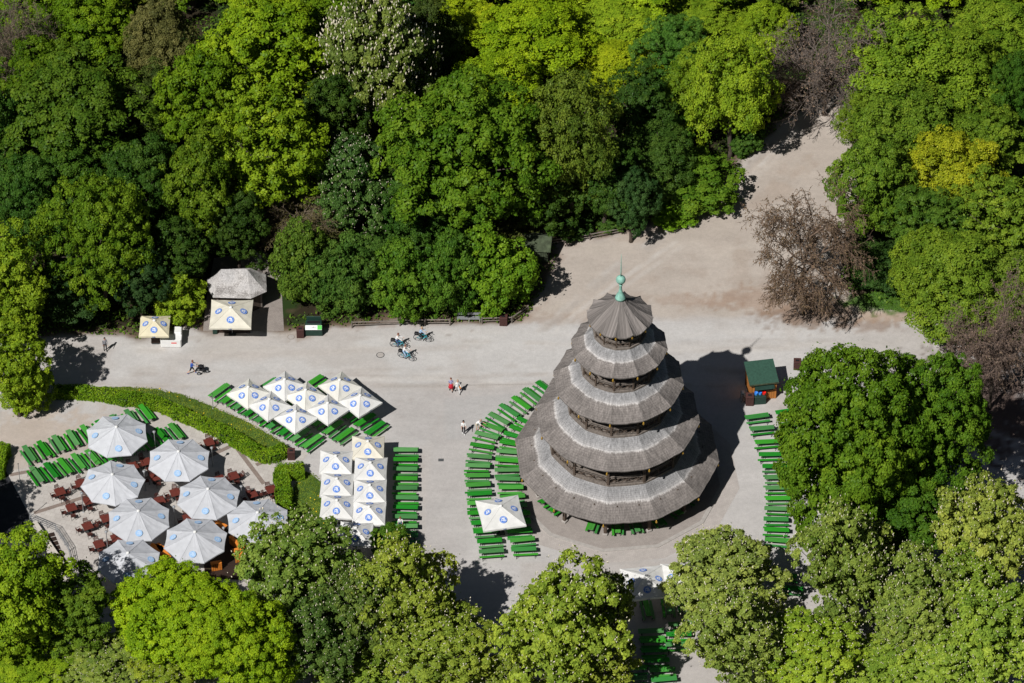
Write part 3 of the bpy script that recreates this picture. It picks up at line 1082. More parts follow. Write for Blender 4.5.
def bare_mesh(seed, R, H, zc, leaves=5000, droop=0.0):
    """thin tree: trunk, limbs and a haze of fine twigs"""
    rng = np.random.RandomState(seed)
    tb = MB()
    tr = 0.2
    top = zc + H * 0.3
    tb.tube([(0, 0, -0.1), (0.05, 0, 0.5), (0.1, -0.1, top * 0.4), (0, 0.15, top)], [tr * 1.5, tr, tr * 0.75, tr * 0.2], M['bark'], 7)
    segs, tips = [], []
    def grow(p, d, L, r, lev):
        d = d / np.linalg.norm(d)
        n = 3
        q = p.copy()
        for k in range(n):
            d2 = d + rng.randn(3) * (0.16 if lev < 2 else 0.24) + np.array([0, 0, 0.05 - droop * lev * 0.12])
            d2 /= np.linalg.norm(d2)
            e = q + d2 * L / n
            segs.append((q.copy(), e.copy(), r * (1 - 0.25 * k), r * (1 - 0.25 * (k + 1)), lev))
            q, d = e, d2
            if lev < 4:
                for j in range(2 if lev < 3 else 3):
                    s = rng.randn(3)
                    s -= d * (s @ d)
                    s /= np.linalg.norm(s)
                    ang = rng.uniform(0.45, 0.95)
                    grow(q, d * math.cos(ang) + s * math.sin(ang), L * rng.uniform(0.5, 0.68), r * 0.52, lev + 1)
        tips.append(q)
    for k in range(11):
        z0 = zc - H * 0.65 + rng.uniform(0, H * 0.8)
        a = k * 2.4 + rng.uniform(-.3, .3)
        el = rng.uniform(0.05, 1.0)
        grow(np.array([0, 0, max(z0, 1.0)]), np.array([math.cos(a) * math.cos(el), math.sin(a) * math.cos(el), math.sin(el)]), R * 0.62, 0.12, 1)
    S0 = np.array([s[0] for s in segs]); S1 = np.array([s[1] for s in segs])
    r0 = np.array([s[2] for s in segs]); r1 = np.array([s[3] for s in segs])
    r0, r1 = np.maximum(r0, 0.017), np.maximum(r1, 0.013)
    d = unit(S1 - S0)
    u = unit(np.cross(d, np.array([0.3, 0.2, 1.0]))); v = np.cross(d, u)
    V = []
    for (P, r) in ((S0, r0), (S1, r1)):
        for k in range(3):
            t = 2 * PI * k / 3
            V.append(P + (u * math.cos(t) + v * math.sin(t)) * r[:, None])
    V = np.stack(V, 1).reshape(-1, 3)
    V[:, 2] = np.maximum(V[:, 2], 0.05)
    n = len(segs)
    o = np.arange(n)[:, None] * 6
    F = np.concatenate([o + np.array([[0, 1, 4, 3]]), o + np.array([[1, 2, 5, 4]]), o + np.array([[2, 0, 3, 5]])])
    lev = np.array([s[4] for s in segs])
    me = np_mesh('twigs', V, F, [M['twig']])
    # young buds and leaves along the twigs
    fine = np.where(lev >= 3)[0]
    pk = rng.choice(fine, leaves)
    f = rng.rand(leaves, 1)
    pos = S0[pk] * (1 - f) + S1[pk] * f + rng.randn(leaves, 3) * 0.06
    pos[:, 2] = np.maximum(pos[:, 2], 0.1)
    LV, LF = leaf_quads(pos, unit(rng.randn(leaves, 3) + np.array([0, 0, 0.5])), np.full(leaves, 0.075), rng)
    lm = np_mesh('young_leaves', LV, LF, [M['leaf']], fattr=rng.uniform(0.2, 0.8, leaves))
    return dict(crown=me, trunk=tb.mesh('trunk', True), blossoms=None, buds=lm, R=R * 0.86, H=H * 0.9, zc=zc)


ARCH = {
    'maple': [crown_mesh(1, 7.0, 7.5, 8.4, 50, 9, 105, 1.75, 0.70, 0.135, rag=0.50), crown_mesh(2, 7.0, 7.5, 8.4, 44, 9, 105, 1.95, 0.74, 0.135, rag=0.52), crown_mesh(14, 7.0, 7.5, 8.4, 56, 9, 100, 1.6, 0.66, 0.135, rag=0.50)],
    'linden': [crown_mesh(3, 5.0, 7.5, 8.4, 54, 8, 90, 1.3, 0.56, 0.125, shape=0.4), crown_mesh(4, 5.0, 7.5, 8.4, 48, 8, 90, 1.45, 0.58, 0.125, shape=0.5, rag=0.52),
               crown_mesh(5, 5.0, 7.5, 8.4, 60, 7, 90, 1.2, 0.56, 0.125, shape=0.3, rag=0.50)],
    'chestnut': [crown_mesh(6, 5.5, 6.0, 7.0, 54, 9, 75, 1.35, 0.50, 0.145, up=0.5, shape=0.25, blossoms=1250), crown_mesh(7, 5.5, 6.0, 7.0, 60, 9, 75, 1.25, 0.48, 0.145, up=0.5, shape=0.35, blossoms=1350, rag=0.52),
                 crown_mesh(8, 5.5, 6.0, 7.0, 48, 10, 75, 1.5, 0.50, 0.145, up=0.5, shape=0.2, blossoms=1250)],
    'beech': [crown_mesh(9, 5.5, 7.0, 7.8, 64, 8, 85, 1.25, 0.66, 0.115, up=0.6, shape=0.4, rag=0.50), crown_mesh(10, 5.5, 7.0, 7.8, 56, 8, 85, 1.4, 0.70, 0.115, up=0.6, shape=0.3, rag=0.52),
              crown_mesh(15, 5.5, 7.0, 7.8, 60, 8, 85, 1.3, 0.66, 0.115, up=0.6, shape=0.35, rag=0.55)],
    'dense': [crown_mesh(17, 7.0, 7.5, 8.2, 80, 9, 135, 1.5, 0.62, 0.12, rag=0.17, fill=0.2), crown_mesh(18, 7.0, 7.5, 8.2, 74, 9, 135, 1.6, 0.64, 0.12, rag=0.2, fill=0.2)],
    'flowering': [crown_mesh(19, 5.5, 6.0, 7.0, 60, 9, 75, 1.3, 0.48, 0.14, up=0.5, shape=0.3, blossoms=1500, rag=0.45, per=5)],
    'shrub': [crown_mesh(12, 3.5, 3.2, 3.0, 34, 8, 85, 1.0, 0.46, 0.105, low=-0.9, fill=0.15), crown_mesh(13, 3.5, 3.2, 3.0, 40, 8, 85, 0.9, 0.42, 0.10, low=-0.9, fill=0.15, rag=0.5)],
    'bare': [bare_mesh(21, 6.0, 6.0, 5.8, 6000, droop=0.35), bare_mesh(22, 6.0, 6.0, 7.0, 15000, droop=0.6)],
}
print('leaf faces', sum(len(a['crown'].polygons) for v in ARCH.values() for a in v))
CNT = {}
S0 = FPX / DIST


def tree(px, py, a, b_, species, color, label, cat='tree', name=None, group=None, var=None, zmin=None, bl=1, rz=None, budc=None):
    """crown centre and half size as seen; the trunk goes straight down to the ground"""
    sp = ARCH[species]
    i = CNT.get(species, 0)
    CNT[species] = i + 1
    A = sp[i % len(sp)] if var is None else sp[var]
    Rw = a / S0
    hz = math.sqrt(max((b_ / S0) ** 2 - (Rw * math.sin(PITCH)) ** 2, (0.35 * Rw) ** 2)) / math.cos(PITCH)
    Rw /= 0.97
    hz = min(hz, Rw * 2.2)
    sx, sz = Rw / A['R'], hz / A['H']
    zc = A['zc'] * sz
    p = G(px, py, zc)
    rnd = random.Random(int(px * 31 + py * 17))
    t = thing(name or {'bare': 'bare_tree', 'shrub': 'shrub', 'chestnut': 'chestnut_tree', 'maple': 'maple_tree', 'linden': 'linden_tree', 'beech': 'beech_tree', 'dense': 'maple_tree', 'flowering': 'chestnut_tree'}[species],
              label, cat, (p.x, p.y, 0), rnd.uniform(0, 6.28) if rz is None else rz, group)
    t.scale = (sx, sx, sz)
    link('trunk', A['trunk'], t)
    if species == 'bare':
        link('twigs', A['crown'], t, color)
        link('young_leaves', A['buds'], t, budc or (0.16, 0.13, 0.05))['kind'] = 'stuff'
    else:
        link('crown', A['crown'], t, color)
        if A['blossoms'] and bl:
            link('blossoms', A['blossoms'], t)['kind'] = 'stuff'
    return t


DEEP = (0.055, 0.118, 0.007)
MID = (0.078, 0.158, 0.008)
LINDEN = (0.118, 0.215, 0.009)
YEL = (0.165, 0.25, 0.009)
LIME = (0.185, 0.265, 0.010)
OLIVE = (0.085, 0.12, 0.015)
DARK = (0.035, 0.095, 0.012)
CHN = (0.165, 0.25, 0.036)
CHY = (0.225, 0.29, 0.045)
CHG = (0.145, 0.205, 0.042)
TW = (0.12, 0.085, 0.075)
GW = 'trees of the wood behind the road'
GR = 'trees beside the path'
GF = 'chestnuts and maples in front of the beer garden'
TREES = [  # trees called shaded have that shade put into a darker leaf colour
    # wood at the back, from the corner over the yellow parasol towards the path
    (80, 28, 52, 50, 'maple', MID, 'green maple at the top edge, second tree from the upper corner of the wood', GW),
    (12, 45, 32, 55, 'bare', (0.15, 0.125, 0.09), 'grey thinly leaved tree in the upper corner of the wood', GW),
    (-8, 130, 34, 60, 'maple', DARK, 'dark maple cut by the frame below the grey corner tree', GW),
    (78, 122, 72, 72, 'maple', (0.052, 0.108, 0.009), 'broad deep green maple filling the upper corner of the wood', GW),
    (160, 42, 34, 52, 'beech', (0.10, 0.105, 0.03), 'olive brown tree at the top edge between two green maples', GW),
    (203, 105, 40, 62, 'linden', MID, 'mid green tree above the thatched hut beside the tall bright linden', GW),
    (200, 190, 36, 62, 'linden', (0.07, 0.135, 0.010), 'mid green tree just above and behind the thatched hut', GW),
    (100, 240, 46, 62, 'maple', (0.072, 0.145, 0.010), 'green maple with loose lit clumps above the small cream parasol', GW),
    (22, 205, 36, 48, 'maple', DARK, 'dark green tree at the frame edge above the bright edge tree', GW),
    (62, 290, 36, 36, 'linden', (0.025, 0.06, 0.014), 'small shaded tree behind the bright tree at the road edge', GW),  # deep understory shade painted in as near-black green
    (140, 278, 26, 36, 'linden', (0.022, 0.055, 0.014), 'shaded small tree behind the small cream parasol', GW),  # leaf colour holds the understory shade here too
    (6, 285, 38, 58, 'linden', (0.14, 0.215, 0.014), 'bright yellow green tree cut by the frame above the road', GW),
    (14, 362, 30, 46, 'linden', (0.15, 0.225, 0.014), 'smaller yellow green tree cut by the frame beside the road', GW),
    (27, 387, 22, 24, 'shrub', (0.17, 0.24, 0.014), 'bright round bush below the edge tree beside the road', GW),
    (178, 296, 25, 25, 'shrub', (0.13, 0.22, 0.014), 'bright green bush between the cream parasol and the thatched hut', GW),
    (190, 262, 16, 18, 'shrub', (0.11, 0.18, 0.02), 'small light bush right behind the bright one by the hut', GW),
    (270, 55, 57, 68, 'linden', LINDEN, 'tall bright linden at the top edge beside the white flowering chestnut', GW),
    (272, 150, 52, 72, 'linden', (0.108, 0.195, 0.010), 'tall bright linden above the thatched hut', GW),
    (376, 62, 54, 76, 'flowering', (0.095, 0.145, 0.032), 'chestnut covered in white blossoms at the top of the wood', GW),
    (352, 188, 34, 44, 'chestnut', (0.05, 0.11, 0.022), 'shaded chestnut with few blossoms beneath the white flowering one', GW),
    (458, 152, 86, 94, 'maple', (0.060, 0.135, 0.010), 'huge deep green maple with round clumps in the middle of the wood', GW),
    (466, 25, 36, 32, 'linden', YEL, 'small yellow green tree at the top edge beside the flowering chestnut', GW),
    (532, 42, 54, 48, 'beech', YEL, 'yellow green tree at the top edge over the huge maple', GW),
    (612, 12, 50, 30, 'beech', (0.15, 0.24, 0.014), 'yellow green treetop cut by the upper frame edge over the wood', GW),
    (622, 68, 42, 34, 'beech', LIME, 'lime green tree in the middle of the wood above the olive beech', GW),
    (572, 142, 48, 82, 'beech', (0.075, 0.125, 0.016), 'tall olive green beech beside the huge deep green maple', GW),
    (676, 52, 33, 38, 'maple', (0.05, 0.135, 0.02), 'deep green tree between the lime tree and the path trees', GW),
    (667, 130, 28, 26, 'maple', (0.06, 0.16, 0.018), 'small green tree standing in the dark gap of the wood', GW),
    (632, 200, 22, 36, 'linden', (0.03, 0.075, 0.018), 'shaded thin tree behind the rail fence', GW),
    (733, 86, 45, 70, 'beech', (0.14, 0.225, 0.014), 'yellow green tree at the bend of the gravel path', GW),
    (705, 8, 42, 24, 'beech', (0.13, 0.21, 0.014), 'green treetop at the upper frame edge beside the bare purple tree', GW),
    # beside the path
    (828, 60, 62, 66, 'bare', (0.165, 0.135, 0.115), 'bare purple brown tree hanging over the upper end of the path', GR),
    (806, 247, 52, 62, 'bare', (0.15, 0.105, 0.075), 'thin brownish tree with twisted limbs beside the gravel path', GR),
    (908, 66, 70, 70, 'beech', (0.155, 0.24, 0.016), 'big bright yellow green tree above the path in the upper corner', GR),
    (873, 184, 44, 58, 'maple', (0.10, 0.19, 0.016), 'green tree behind the thin brownish tree by the path', GR),
    (884, 270, 34, 26, 'shrub', (0.035, 0.085, 0.016), 'dark green shrub at the foot of the thin brownish tree', GR),
    (953, 172, 42, 48, 'beech', (0.225, 0.275, 0.013), 'golden yellow tree among the green ones by the path', GR),
    (962, 285, 58, 62, 'beech', (0.125, 0.20, 0.016), 'broad green tree in front of the golden one above the dark soil', GR),
    (1000, 220, 44, 50, 'linden', (0.12, 0.20, 0.016), 'green tree at the frame edge beside the golden tree', GR),
    (1014, 95, 24, 44, 'maple', (0.048, 0.125, 0.012), 'deep green tree at the frame edge below the corner tree', GR),
    (1000, 26, 44, 36, 'beech', (0.15, 0.23, 0.016), 'yellow green treetop in the far upper corner', GR),
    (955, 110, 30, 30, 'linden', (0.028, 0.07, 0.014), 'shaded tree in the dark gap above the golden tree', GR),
    (996, 345, 46, 66, 'bare', (0.18, 0.13, 0.105), 'bare purple tree at the frame edge over the dark soil', GR),
    # around the beer garden
    (851, 445, 71, 97, 'dense', (0.074, 0.150, 0.012), 'big round green tree shading the benches beside the green roofed hut', GF),
    (926, 432, 56, 80, 'dense', (0.060, 0.135, 0.012), 'big green tree behind the round one, facing the dark soil', GF),
    (850, 566, 48, 62, 'chestnut', CHG, 'grey green flowering chestnut under the big round green tree', GF),
    (985, 535, 48, 58, 'chestnut', CHY, 'yellowish flowering chestnut at the frame edge below the dark soil', GF),
    (1000, 635, 50, 54, 'chestnut', CHN, 'white flowering chestnut in the lower corner beside the frame edge', GF),
    (914, 606, 44, 52, 'chestnut', CHG, 'dense flowering chestnut between the corner chestnut and the grey green one', GF),
    (806, 652, 48, 42, 'chestnut', (0.20, 0.31, 0.025), 'bright green chestnut at the lower edge beside the cream flowered pair', GF),
    (896, 672, 46, 34, 'chestnut', CHN, 'flowering chestnut top cut by the lower edge beside the corner chestnut', GF),
    (556, 627, 60, 70, 'chestnut', (0.20, 0.29, 0.03), 'bright green flowering chestnut in front of the pagoda', GF),
    (611, 606, 22, 40, 'chestnut', (0.12, 0.165, 0.04), 'small greyish chestnut leaning over the white parasol below the pagoda', GF),
    (722, 572, 48, 46, 'chestnut', (0.19, 0.245, 0.062), 'cream flowered chestnut reaching up beside the pagoda plaza', GF),
    (740, 638, 49, 54, 'chestnut', (0.175, 0.235, 0.052), 'cream flowered chestnut beside the shaded bench aisle', GF),
    (297, 574, 56, 60, 'chestnut', (0.115, 0.185, 0.036), 'dark green white flowered chestnut covering the parasols by the L-shaped hedge', GF),
    (318, 640, 40, 44, 'chestnut', (0.06, 0.11, 0.025), 'shaded chestnut behind the dark green white flowered one', GF),
    (412, 600, 52, 62, 'chestnut', (0.20, 0.27, 0.032), 'yellow green flowering chestnut at the end of the straight bench row', GF),
    (442, 652, 50, 46, 'chestnut', (0.185, 0.26, 0.03), 'flowering chestnut at the lower edge, before the end of the straight row', GF),
    (391, 541, 18, 20, 'linden', (0.055, 0.13, 0.014), 'small deep green tree beside the last square parasol', GF),
    (350, 668, 34, 26, 'chestnut', CHN, 'chestnut top at the lower edge between the two bright ones', GF),
    (172, 617, 56, 50, 'dense', (0.24, 0.33, 0.010), 'bright lime maple covering the edge of the round parasols', GF),
    (250, 652, 46, 54, 'dense', (0.20, 0.30, 0.010), 'bright green maple beside the lime one at the lower edge', GF),
    (97, 662, 42, 30, 'chestnut', CHG, 'flowering chestnut at the lower edge in front of the lime maple', GF),
    (166, 664, 34, 28, 'chestnut', (0.15, 0.21, 0.022), 'olive chestnut at the lower edge under the lime maple', GF),
    (16, 594, 50, 70, 'linden', (0.17, 0.27, 0.012), 'bright green tree in the lower corner beside the terrace steps', GF),
    (72, 612, 40, 46, 'linden', (0.075, 0.14, 0.014), 'darker green tree beside the terrace railing', GF),
    (30, 668, 40, 30, 'linden', (0.16, 0.26, 0.012), 'green treetop in the very lower corner', GF),
    (140, 185, 40, 52, 'maple', (0.0324, 0.0828, 0.0101), 'shade-darkened maple in the gap between the broad maple and the hut trees', GW),  # gap filler: the gap's shade is painted into the leaf colour
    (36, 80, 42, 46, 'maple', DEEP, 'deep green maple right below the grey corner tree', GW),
    (150, 112, 36, 46, 'beech', (0.0432, 0.072, 0.013), 'shade-dulled green tree under the olive brown one', GW),  # filler, leaf colour lowered to paint shade
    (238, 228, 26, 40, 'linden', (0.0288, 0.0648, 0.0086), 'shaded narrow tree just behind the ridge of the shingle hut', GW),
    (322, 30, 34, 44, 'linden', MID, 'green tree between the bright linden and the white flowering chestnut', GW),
    (424, 40, 32, 46, 'beech', (0.0432, 0.072, 0.013), 'shade-dulled tree between the flowering chestnut and the small yellow green one', GW),  # leaf colour lowered so the gap looks shaded
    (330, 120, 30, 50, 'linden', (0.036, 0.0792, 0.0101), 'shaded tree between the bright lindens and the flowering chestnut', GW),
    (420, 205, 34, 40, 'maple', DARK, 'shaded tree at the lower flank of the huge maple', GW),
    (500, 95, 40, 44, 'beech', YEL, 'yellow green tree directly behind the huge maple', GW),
    (640, 110, 34, 46, 'linden', (0.0288, 0.072, 0.0101), 'shade-darkened tree in the gap between the lime tree and the olive beech', GW),  # dark gap painted by lowering the leaf colour
    (605, 180, 34, 44, 'linden', (0.0324, 0.0792, 0.0101), 'shade-darkened tree at the flank of the olive beech above the fence', GW),  # filler with shade put into its green
    (655, 160, 36, 40, 'beech', (0.036, 0.0828, 0.0115), 'shade-darkened green tree behind the wide bush at the path', GW),  # green lowered to paint the shade behind the bush
    (770, 30, 34, 36, 'beech', (0.14, 0.22, 0.012), 'yellow green tree half behind the bare purple tree', GW),
    (700, 90, 34, 46, 'beech', (0.1, 0.18, 0.012), 'green tree between the deep green one and the bend of the path', GW),
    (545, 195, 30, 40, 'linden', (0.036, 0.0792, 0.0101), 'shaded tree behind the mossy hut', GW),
    (60, 185, 44, 48, 'maple', (0.0324, 0.0864, 0.0086), 'shade-darkened maple under the broad one near the frame edge', GW),  # filler, its colour lowered for the shade under the broad maple
    (180, 250, 30, 40, 'linden', (0.0288, 0.0684, 0.0086), 'shade-darkened tree behind the bright bush by the hut', GW),  # shade behind the bush painted into these leaves
    (905, 130, 46, 50, 'beech', (0.09, 0.17, 0.014), 'green tree under the big bright one above the path', GR),
    (930, 230, 38, 44, 'linden', (0.06, 0.13, 0.014), 'dark green tree between the golden tree and the dark shrub', GR),
    (960, 70, 46, 50, 'beech', (0.13, 0.21, 0.014), 'yellow green tree beside the big bright one in the upper corner', GR),
    (864, 122, 30, 38, 'beech', (0.11, 0.19, 0.014), 'green tree at the edge of the path below the bare purple one', GR),
    (298, 216, 38, 34, 'bare', (0.16, 0.125, 0.085), 'thin brownish young tree between the shingle hut and the bush row', GW),
    (985, 145, 36, 42, 'linden', (0.1, 0.18, 0.014), 'green tree behind the golden one toward the frame edge', GR),
    (1015, 300, 44, 54, 'beech', (0.11, 0.18, 0.018), 'green tree at the frame edge behind the bare purple one', GR),
    (925, 270, 36, 44, 'beech', (0.11, 0.19, 0.014), 'green tree between the dark shrub and the broad green tree', GR),
    (25, -38, 48, 48, 'linden', MID, 'treetop at the upper frame edge over the upper corner', GW),
    (110, -38, 48, 48, 'beech', OLIVE, 'treetop at the upper frame edge over the olive brown tree', GW),
    (190, -38, 48, 48, 'linden', MID, 'treetop at the upper frame edge over the tall linden of the hut', GW),
    (255, -38, 48, 48, 'beech', LINDEN, 'treetop at the upper frame edge over the bright linden', GW),
    (330, -38, 48, 48, 'linden', DARK, 'treetop at the upper frame edge over the flowering chestnut', GW),
    (410, -38, 48, 48, 'beech', DARK, 'treetop at the upper frame edge over the dull tree', GW),
    (480, -38, 48, 48, 'linden', YEL, 'treetop at the upper frame edge over the small yellow green tree', GW),
    (560, -38, 48, 48, 'beech', YEL, 'treetop at the upper frame edge over the two yellow green ones', GW),
    (640, -38, 48, 48, 'linden', LIME, 'treetop at the upper frame edge over the lime tree', GW),
    (700, -38, 48, 48, 'beech', MID, 'treetop at the upper frame edge over the deep green tree', GW),
    (765, -38, 48, 48, 'linden', OLIVE, 'treetop at the upper frame edge over the bare purple tree', GW),
    (880, -38, 48, 48, 'beech', YEL, 'treetop at the upper frame edge over the big bright tree', GW),
    (950, -38, 48, 48, 'linden', YEL, 'treetop at the upper frame edge over the corner gap', GW),
    (1020, -38, 48, 48, 'beech', YEL, 'treetop at the upper frame edge over the far corner', GW),
    (-48, 500, 34, 44, 'linden', MID, 'unseen tree added outside the frame to shade the path by the terrace steps', GF),  # put in out of view so its shadow falls on the path
    (-58, 620, 46, 60, 'linden', MID, 'unseen tree added outside the lower corner to shade the dark path', GF),  # also added out of view, for shade near the steps
    (905, 520, 44, 50, 'linden', (0.045, 0.11, 0.012), 'shaded tree behind the grey green chestnut and the big green tree', GF),
    (955, 600, 44, 46, 'chestnut', CHN, 'flowering chestnut between the dense one and the frame edge chestnuts', GF),
    (945, 660, 44, 40, 'chestnut', CHN, 'white flowering chestnut at the lower edge beside the corner one', GF),
    (212, 628, 44, 46, 'dense', (0.20, 0.30, 0.010), 'lime green maple merging with its bright neighbour below the bar', GF),
    (360, 610, 34, 48, 'chestnut', (0.08, 0.13, 0.028), 'shaded chestnut filling the gap below the square parasols', GF),
    (590, 660, 40, 40, 'chestnut', (0.15, 0.2, 0.028), 'flowering chestnut at the lower edge beside the bench aisle', GF),
    (505, 672, 26, 26, 'chestnut', (0.15, 0.205, 0.03), 'small chestnut at the lower edge beside the bright one before the pagoda', GF),
]
for (px, py, a, b_, sp, c, lab, g) in TREES:
    kw = {}
    f = 1.13 if g in (GW, GR) else 1.0
    if any(q in lab for q in ('bend of the gravel', 'big bright yellow green tree above the path', 'thin brownish tree', 'huge deep green', 'olive green beech', 'above the dark soil', 'bare purple')):
        f = 1.0
    a, b_ = a * f, b_ * f
    if 0.56 < c[0] / c[1] < 0.8 and sp not in ('bare',) and 'olive' not in lab and 'chestnut' not in lab:
        c = (c[1] * 0.58, c[1], c[2])
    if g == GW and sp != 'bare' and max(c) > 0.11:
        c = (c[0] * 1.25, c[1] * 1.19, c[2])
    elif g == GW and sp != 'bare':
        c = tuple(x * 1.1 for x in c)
    if max(c) < 0.26 and sp != 'bare' and g == GF:
        c = (c[0] * 1.12, c[1] * 1.15, c[2] * 0.9)
    if sp == 'bare':
        kw = dict(var=1 if 'brownish' in lab else 0, budc=(0.14, 0.13, 0.04) if 'young tree' in lab else (0.18, 0.13, 0.075) if 'brownish' in lab else (0.20, 0.15, 0.10))
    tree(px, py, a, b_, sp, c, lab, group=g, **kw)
# bushes along the fence
for (px, py, a, b_, c, lab) in [
    (300, 263, 30, 40, (0.085, 0.16, 0.018), 'bush at the end of the hedge row beside the thatched hut'),
    (343, 277, 34, 42, (0.055, 0.125, 0.018), 'darker bush behind the green bottle container'),
    (322, 222, 40, 28, (0.10, 0.11, 0.03), 'brownish young bush at the back of the row near the hut'),
    (402, 279, 34, 42, (0.075, 0.17, 0.014), 'bush above the three cyclists'),
    (446, 275, 32, 42, (0.06, 0.145, 0.014), 'bush above the grey park bench'),
    (496, 271, 40, 44, (0.10, 0.21, 0.012), 'big bright round bush at the corner of the path by the brown bin'),
    (515, 226, 24, 22, (0.10, 0.12, 0.03), 'thin brownish bush beside the mossy hut'),
    (568, 222, 24, 18, (0.035, 0.085, 0.016), 'dark low bush behind the rail fence nearest the mossy hut'),
    (612, 212, 24, 18, (0.05, 0.11, 0.016), 'dark low bush at the far end of the rail fence'),
    (688, 182, 50, 36, (0.075, 0.16, 0.012), 'wide deep green bush at the bend of the path'),
    (674, 214, 22, 13, (0.12, 0.26, 0.012), 'low bright green bush in front of the wide one at the path'),
    (745, 140, 20, 18, (0.05, 0.12, 0.016), 'small bush at the foot of the yellow green path tree'),
    (465, 240, 34, 24, (0.05, 0.12, 0.016), 'bush under the huge maple behind the hedge row'),
    (390, 240, 36, 24, (0.045, 0.105, 0.016), 'shaded bush behind the bush above the cyclists'),
    (465, 303, 12, 8, (0.03, 0.085, 0.03), 'small bluish bush right behind the grey park bench'),
]:
    tree(px, py, a, b_, 'shrub', c, lab, cat='bush', name='bush', group='bushes along the fence and the path')

# ground cover under the trees of the wood: nobody could count it
rng = np.random.RandomState(88)
n = 260000
ux, uy = rng.uniform(-60, 62, n), rng.uniform(-10, 66, n)
gi, gj = ((ux - xs[0]) / ST).astype(int), ((uy - ys[0]) / ST).astype(int)
dd = dpl[gj, gi]
kp = sdist(ux, uy, pg([(200, 335), (203, 300), (210, 255), (262, 246), (284, 260), (288, 335)]))
keep = (dd < 0.1) & (kp < 0) & (fbm(ux, uy, 2.2, 301) + 0.12 * np.clip(-dd / 6, 0, 1) > 0.47 - 0.14 * (dd > -2.2) + 0.25 * np.exp(-((dd + 0.2) / 0.5) ** 2) * (rng.rand(n) - 0.4)) & (rng.rand(n) < 0.75)
ux, uy = ux[keep], uy[keep]
hgt = np.clip(fbm(ux, uy, 1.3, 305) - 0.3, 0.02, 1) * 1.5
pos = np.stack([ux, uy, 0.04 + hgt * rng.rand(len(ux)) ** 0.5], -1)
V, F = leaf_quads(pos, unit(rng.randn(len(ux), 3) * 0.7 + np.array([0, -0.1, 0.8])), np.full(len(ux), 0.13), rng)
tag(link('undergrowth', np_mesh('undergrowth', V, F, [M['leaf']], fattr=rng.uniform(0.2, 0.9, len(ux))), None, (0.07, 0.145, 0.014)), kind='stuff')

# ------------------------------------------------------------------ green beer tables and benches
def make_table():
    t = thing('beer_table', 'x', 'table')
    b = MB()
    for k in range(2):
        b.box((0, -0.128 + k * 0.256, 0.755), (2.3, 0.25, 0.035), M['bench_green'], bev=0.006)
    b.build('tabletop', t)
    for s in (-1, 1):
        b = MB()
        for q in (-1, 1):
            b.bar((s * 0.86, q * 0.24, 0.0), (s * 0.80, q * 0.2, 0.735), 0.04, 0.03, M['steel_dark'])
        b.bar((s * 0.83, -0.22, 0.33), (s * 0.83, 0.22, 0.33), 0.03, 0.03, M['steel_dark'])
        b.bar((s * 0.80, -0.22, 0.72), (s * 0.80, 0.22, 0.72), 0.04, 0.03, M['steel_dark'])
        b.build('leg', t)
    return t


def make_bench():
    t = thing('beer_bench', 'x', 'bench')
    b = MB()
    b.box((0, 0, 0.465), (2.3, 0.235, 0.035), M['bench_green'], bev=0.006)
    b.build('seat', t)
    for s in (-1, 1):
        b = MB()
        for q in (-1, 1):
            b.bar((s * 0.86, q * 0.11, 0.0), (s * 0.82, q * 0.09, 0.445), 0.035, 0.03, M['steel_dark'])
        b.bar((s * 0.84, -0.1, 0.2), (s * 0.84, 0.1, 0.2), 0.025, 0.025, M['steel_dark'])
        b.build('leg', t)
    return t


TAB, BEN = make_table(), make_bench()
first_t, first_b = [True], [True]
rg = random.Random(5)


def green():
    k = rg.random()
    c = [(0.020, 0.23, 0.012), (0.040, 0.28, 0.020), (0.06, 0.28, 0.04), (0.04, 0.22, 0.045), (0.012, 0.19, 0.014), (0.085, 0.25, 0.075), (0.06, 0.21, 0.06)][int(k * 7)]
    f = rg.uniform(0.85, 1.15)
    return tuple(x * f for x in c)


def put(first, proto, p, rz, label, group):
    if len(label.split()) > 16: print('LONG', label)
    c = green()
    if first[0]:
        first[0] = False
        proto.location, proto.rotation_euler = (p.x, p.y, 0), (0, 0, rz)
        proto['label'], proto['group'] = label, group
        for ch in proto.children:
            ch.color = (*c, 1)
        return proto
    return dup(proto, (p.x, p.y, 0), rz, label, group, color=c)


TG, BG = 'green beer garden tables', 'green beer garden benches'


def row(sets, name, start, world=False):
    for k, (px, py, ang) in enumerate(sets):
        p = Vector((px, py, 0)) if world else G(px, py, 0.755)
        rz = math.radians(ang + rg.uniform(-2.2, 2.2))
        n = Vector((-math.sin(rz), math.cos(rz), 0))
        u = Vector((math.cos(rz), math.sin(rz), 0))
        o = ORD[k]
        put(first_t, TAB, p + u * rg.uniform(-.06, .06), rz, f'green table, {o} from {start} in the {name}', TG)
        for s, w_ in ((1, 'upper'), (-1, 'lower')):
            put(first_b, BEN, p + n * s * rg.uniform(0.44, 0.48) + u * rg.uniform(-.14, .14), rz + rg.uniform(-.035, .035), f'narrow bench {"behind" if s > 0 else "before"} {o} table from {start}, {name}', BG)


# straight row beside the square parasols
row([(405.3 + k * 0.05, 449.5 + k * 9.55, 0) for k in range(11)], 'straight row by parasols', 'the road')
# three slanted rows under the tilted cluster
def slant(a, b_, n):
    A, B = G(*a, 0.755), G(*b_, 0.755)
    ax = math.degrees(math.atan2(1.43, 1.4))
    return [(A.lerp(B, k / (n - 1)).x, A.lerp(B, k / (n - 1)).y, ax) for k in range(n)]
row(slant((312, 441), (220, 390), 9), 'slanted row along the lawn', 'the bin', True)
row(slant((345, 434), (268, 384), 8), 'middle slanted row', 'the bin', True)
row(slant((376, 427.5), (314, 381), 7), 'upper slanted row', 'the bin', True)
